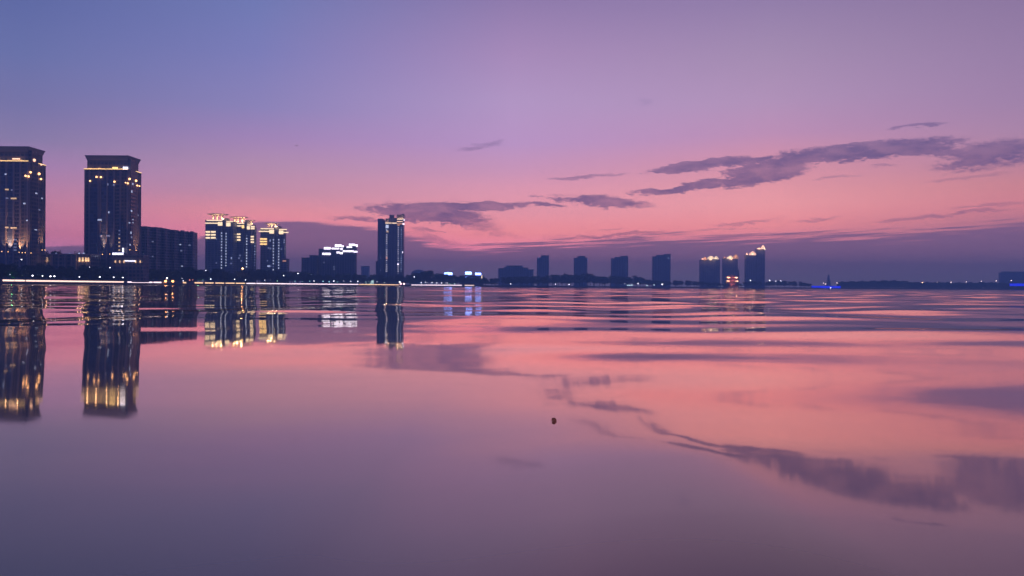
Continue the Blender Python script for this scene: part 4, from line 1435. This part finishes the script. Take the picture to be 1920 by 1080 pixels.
# green lit trees
for px, h, lab in ((27, 6.5, 'small tree lit green from below near the left frame edge'), (259, 8.5, 'tree lit green from below, left of the cyan lamp'), (274, 9.0, 'tree lit green from below, above the cyan lamp'), (374, 8.0, 'tree lit green from below beside the two red lamps')):
    D0 = shore(px) + 8
    o_ = tree(px, D0, h, lab, None, 1.1)
    d_ = bpy.data.lights.new('green_floodlight', 'POINT')
    d_.color = (0.12, 1.0, 0.35)
    d_.energy = 420
    d_.shadow_soft_size = 0.4
    lo = bpy.data.objects.new('green_floodlight', d_)
    COL.objects.link(lo)
    lo.parent = o_
    lo.location = Vector((0, 0, 1.8))
    lo.location = o_.rotation_euler.to_matrix().inverted() @ Vector((0, -5.0, 2.0))
for px in (590, 640, 690, 722, 770, 850):
    D0 = shore(px) + 9
    o_ = tree(px, D0, 6.5, 'low tree faintly lit green above the light strip right of the unlit block', 'faint green lit trees', 1.3)
    d_ = bpy.data.lights.new('green_floodlight', 'POINT')
    d_.color = (0.2, 0.9, 0.5)
    d_.energy = 160
    d_.shadow_soft_size = 0.4
    lo = bpy.data.objects.new('green_floodlight', d_)
    COL.objects.link(lo)
    lo.parent = o_
    lo.location = o_.rotation_euler.to_matrix().inverted() @ Vector((0, -5.5, 2.0))

# ------------------------------------------------------------------ bird and floating leaf
p = wpt(555, 273.5, 230)
t = thing('bird', 'tiny dark bird in the open sky above the gold crowned towers', 'bird', p)
q = MB()
q.ball(p, 0.1, 2, 0.8)
for s in (-1, 1):
    pts = [(0, 0.05), (0.22 * s, 0.17), (0.52 * s, 0.06), (0.24 * s, 0.10)]
    for y0, y1 in ((-0.09, 0.09),):
        a = [q.bm.verts.new((p.x + x, p.y + y0 * (1 - abs(x)), p.z + z)) for x, z in pts]
        b_ = [q.bm.verts.new((p.x + x, p.y + y1 * (1 - abs(x)), p.z + z - 0.015)) for x, z in pts]
        q.bm.faces.new(a); q.bm.faces.new(b_[::-1])
        for i in range(4):
            q.bm.faces.new((a[i], b_[i], b_[(i + 1) % 4], a[(i + 1) % 4]))
q.build('body', 'birddark', t)

WX, WY, WH = WATER
wl = 0.0
for _ in range(5):
    Dl = (CAMH - wl) * F / (789 - hy(1040))
    xl = (1040 - 960) / F * Dl
    wl = float(WH.ravel()[np.argmin((WX.ravel() - xl) ** 2 + (WY.ravel() - Dl) ** 2)])
bm = bmesh.new()
ctr = bm.verts.new((0, 0.0012, -0.003))
ring = []
for k in range(19):                       # a curled round leaf standing half out of the water
    a = math.radians(-20 + 220 * k / 18)
    r_ = 0.0088 * (1 + 0.05 * math.cos(3 * a) + 0.03 * math.cos(7 * a + 1))
    x, z = r_ * math.cos(a), r_ * math.sin(a)
    ring.append(bm.verts.new((x, z * 0.25 + 8.0 * x * x, z)))
for k in range(18):
    bm.faces.new((ctr, ring[k], ring[k + 1]))
me = bpy.data.meshes.new('floating_leaf')
bm.to_mesh(me)
bm.free()
for f_ in me.polygons:
    f_.use_smooth = True
me.materials.append(M['leafbrown'])
o = bpy.data.objects.new('floating_leaf', me)
COL.objects.link(o)
o.location = (xl, Dl, wl + 0.002)
tag(o, 'small round brown dead leaf floating on the calm water near the camera', 'leaf')

# ------------------------------------------------------------------ evening haze
HAZE = 0.00040
bm = bmesh.new()
bmesh.ops.create_cube(bm, size=1.0, matrix=Matrix.Translation((0, 2220, 64)) @ Matrix.Diagonal((9700, 4500, 132, 1)))
me = bpy.data.meshes.new('haze')
bm.to_mesh(me)
bm.free()
m = bpy.data.materials.new('evening_haze')
m.use_nodes = True
nt = m.node_tree
nt.nodes.clear()
out = nt.nodes.new('ShaderNodeOutputMaterial')
pv = nt.nodes.new('ShaderNodeVolumePrincipled')
pv.inputs['Color'].default_value = (0.52, 0.86, 1.0, 1)
pv.inputs['Density'].default_value = HAZE
nt.links.new(pv.outputs[0], out.inputs['Volume'])
me.materials.append(m)
o = bpy.data.objects.new('haze', me)
COL.objects.link(o)
structure(o, 'stuff')
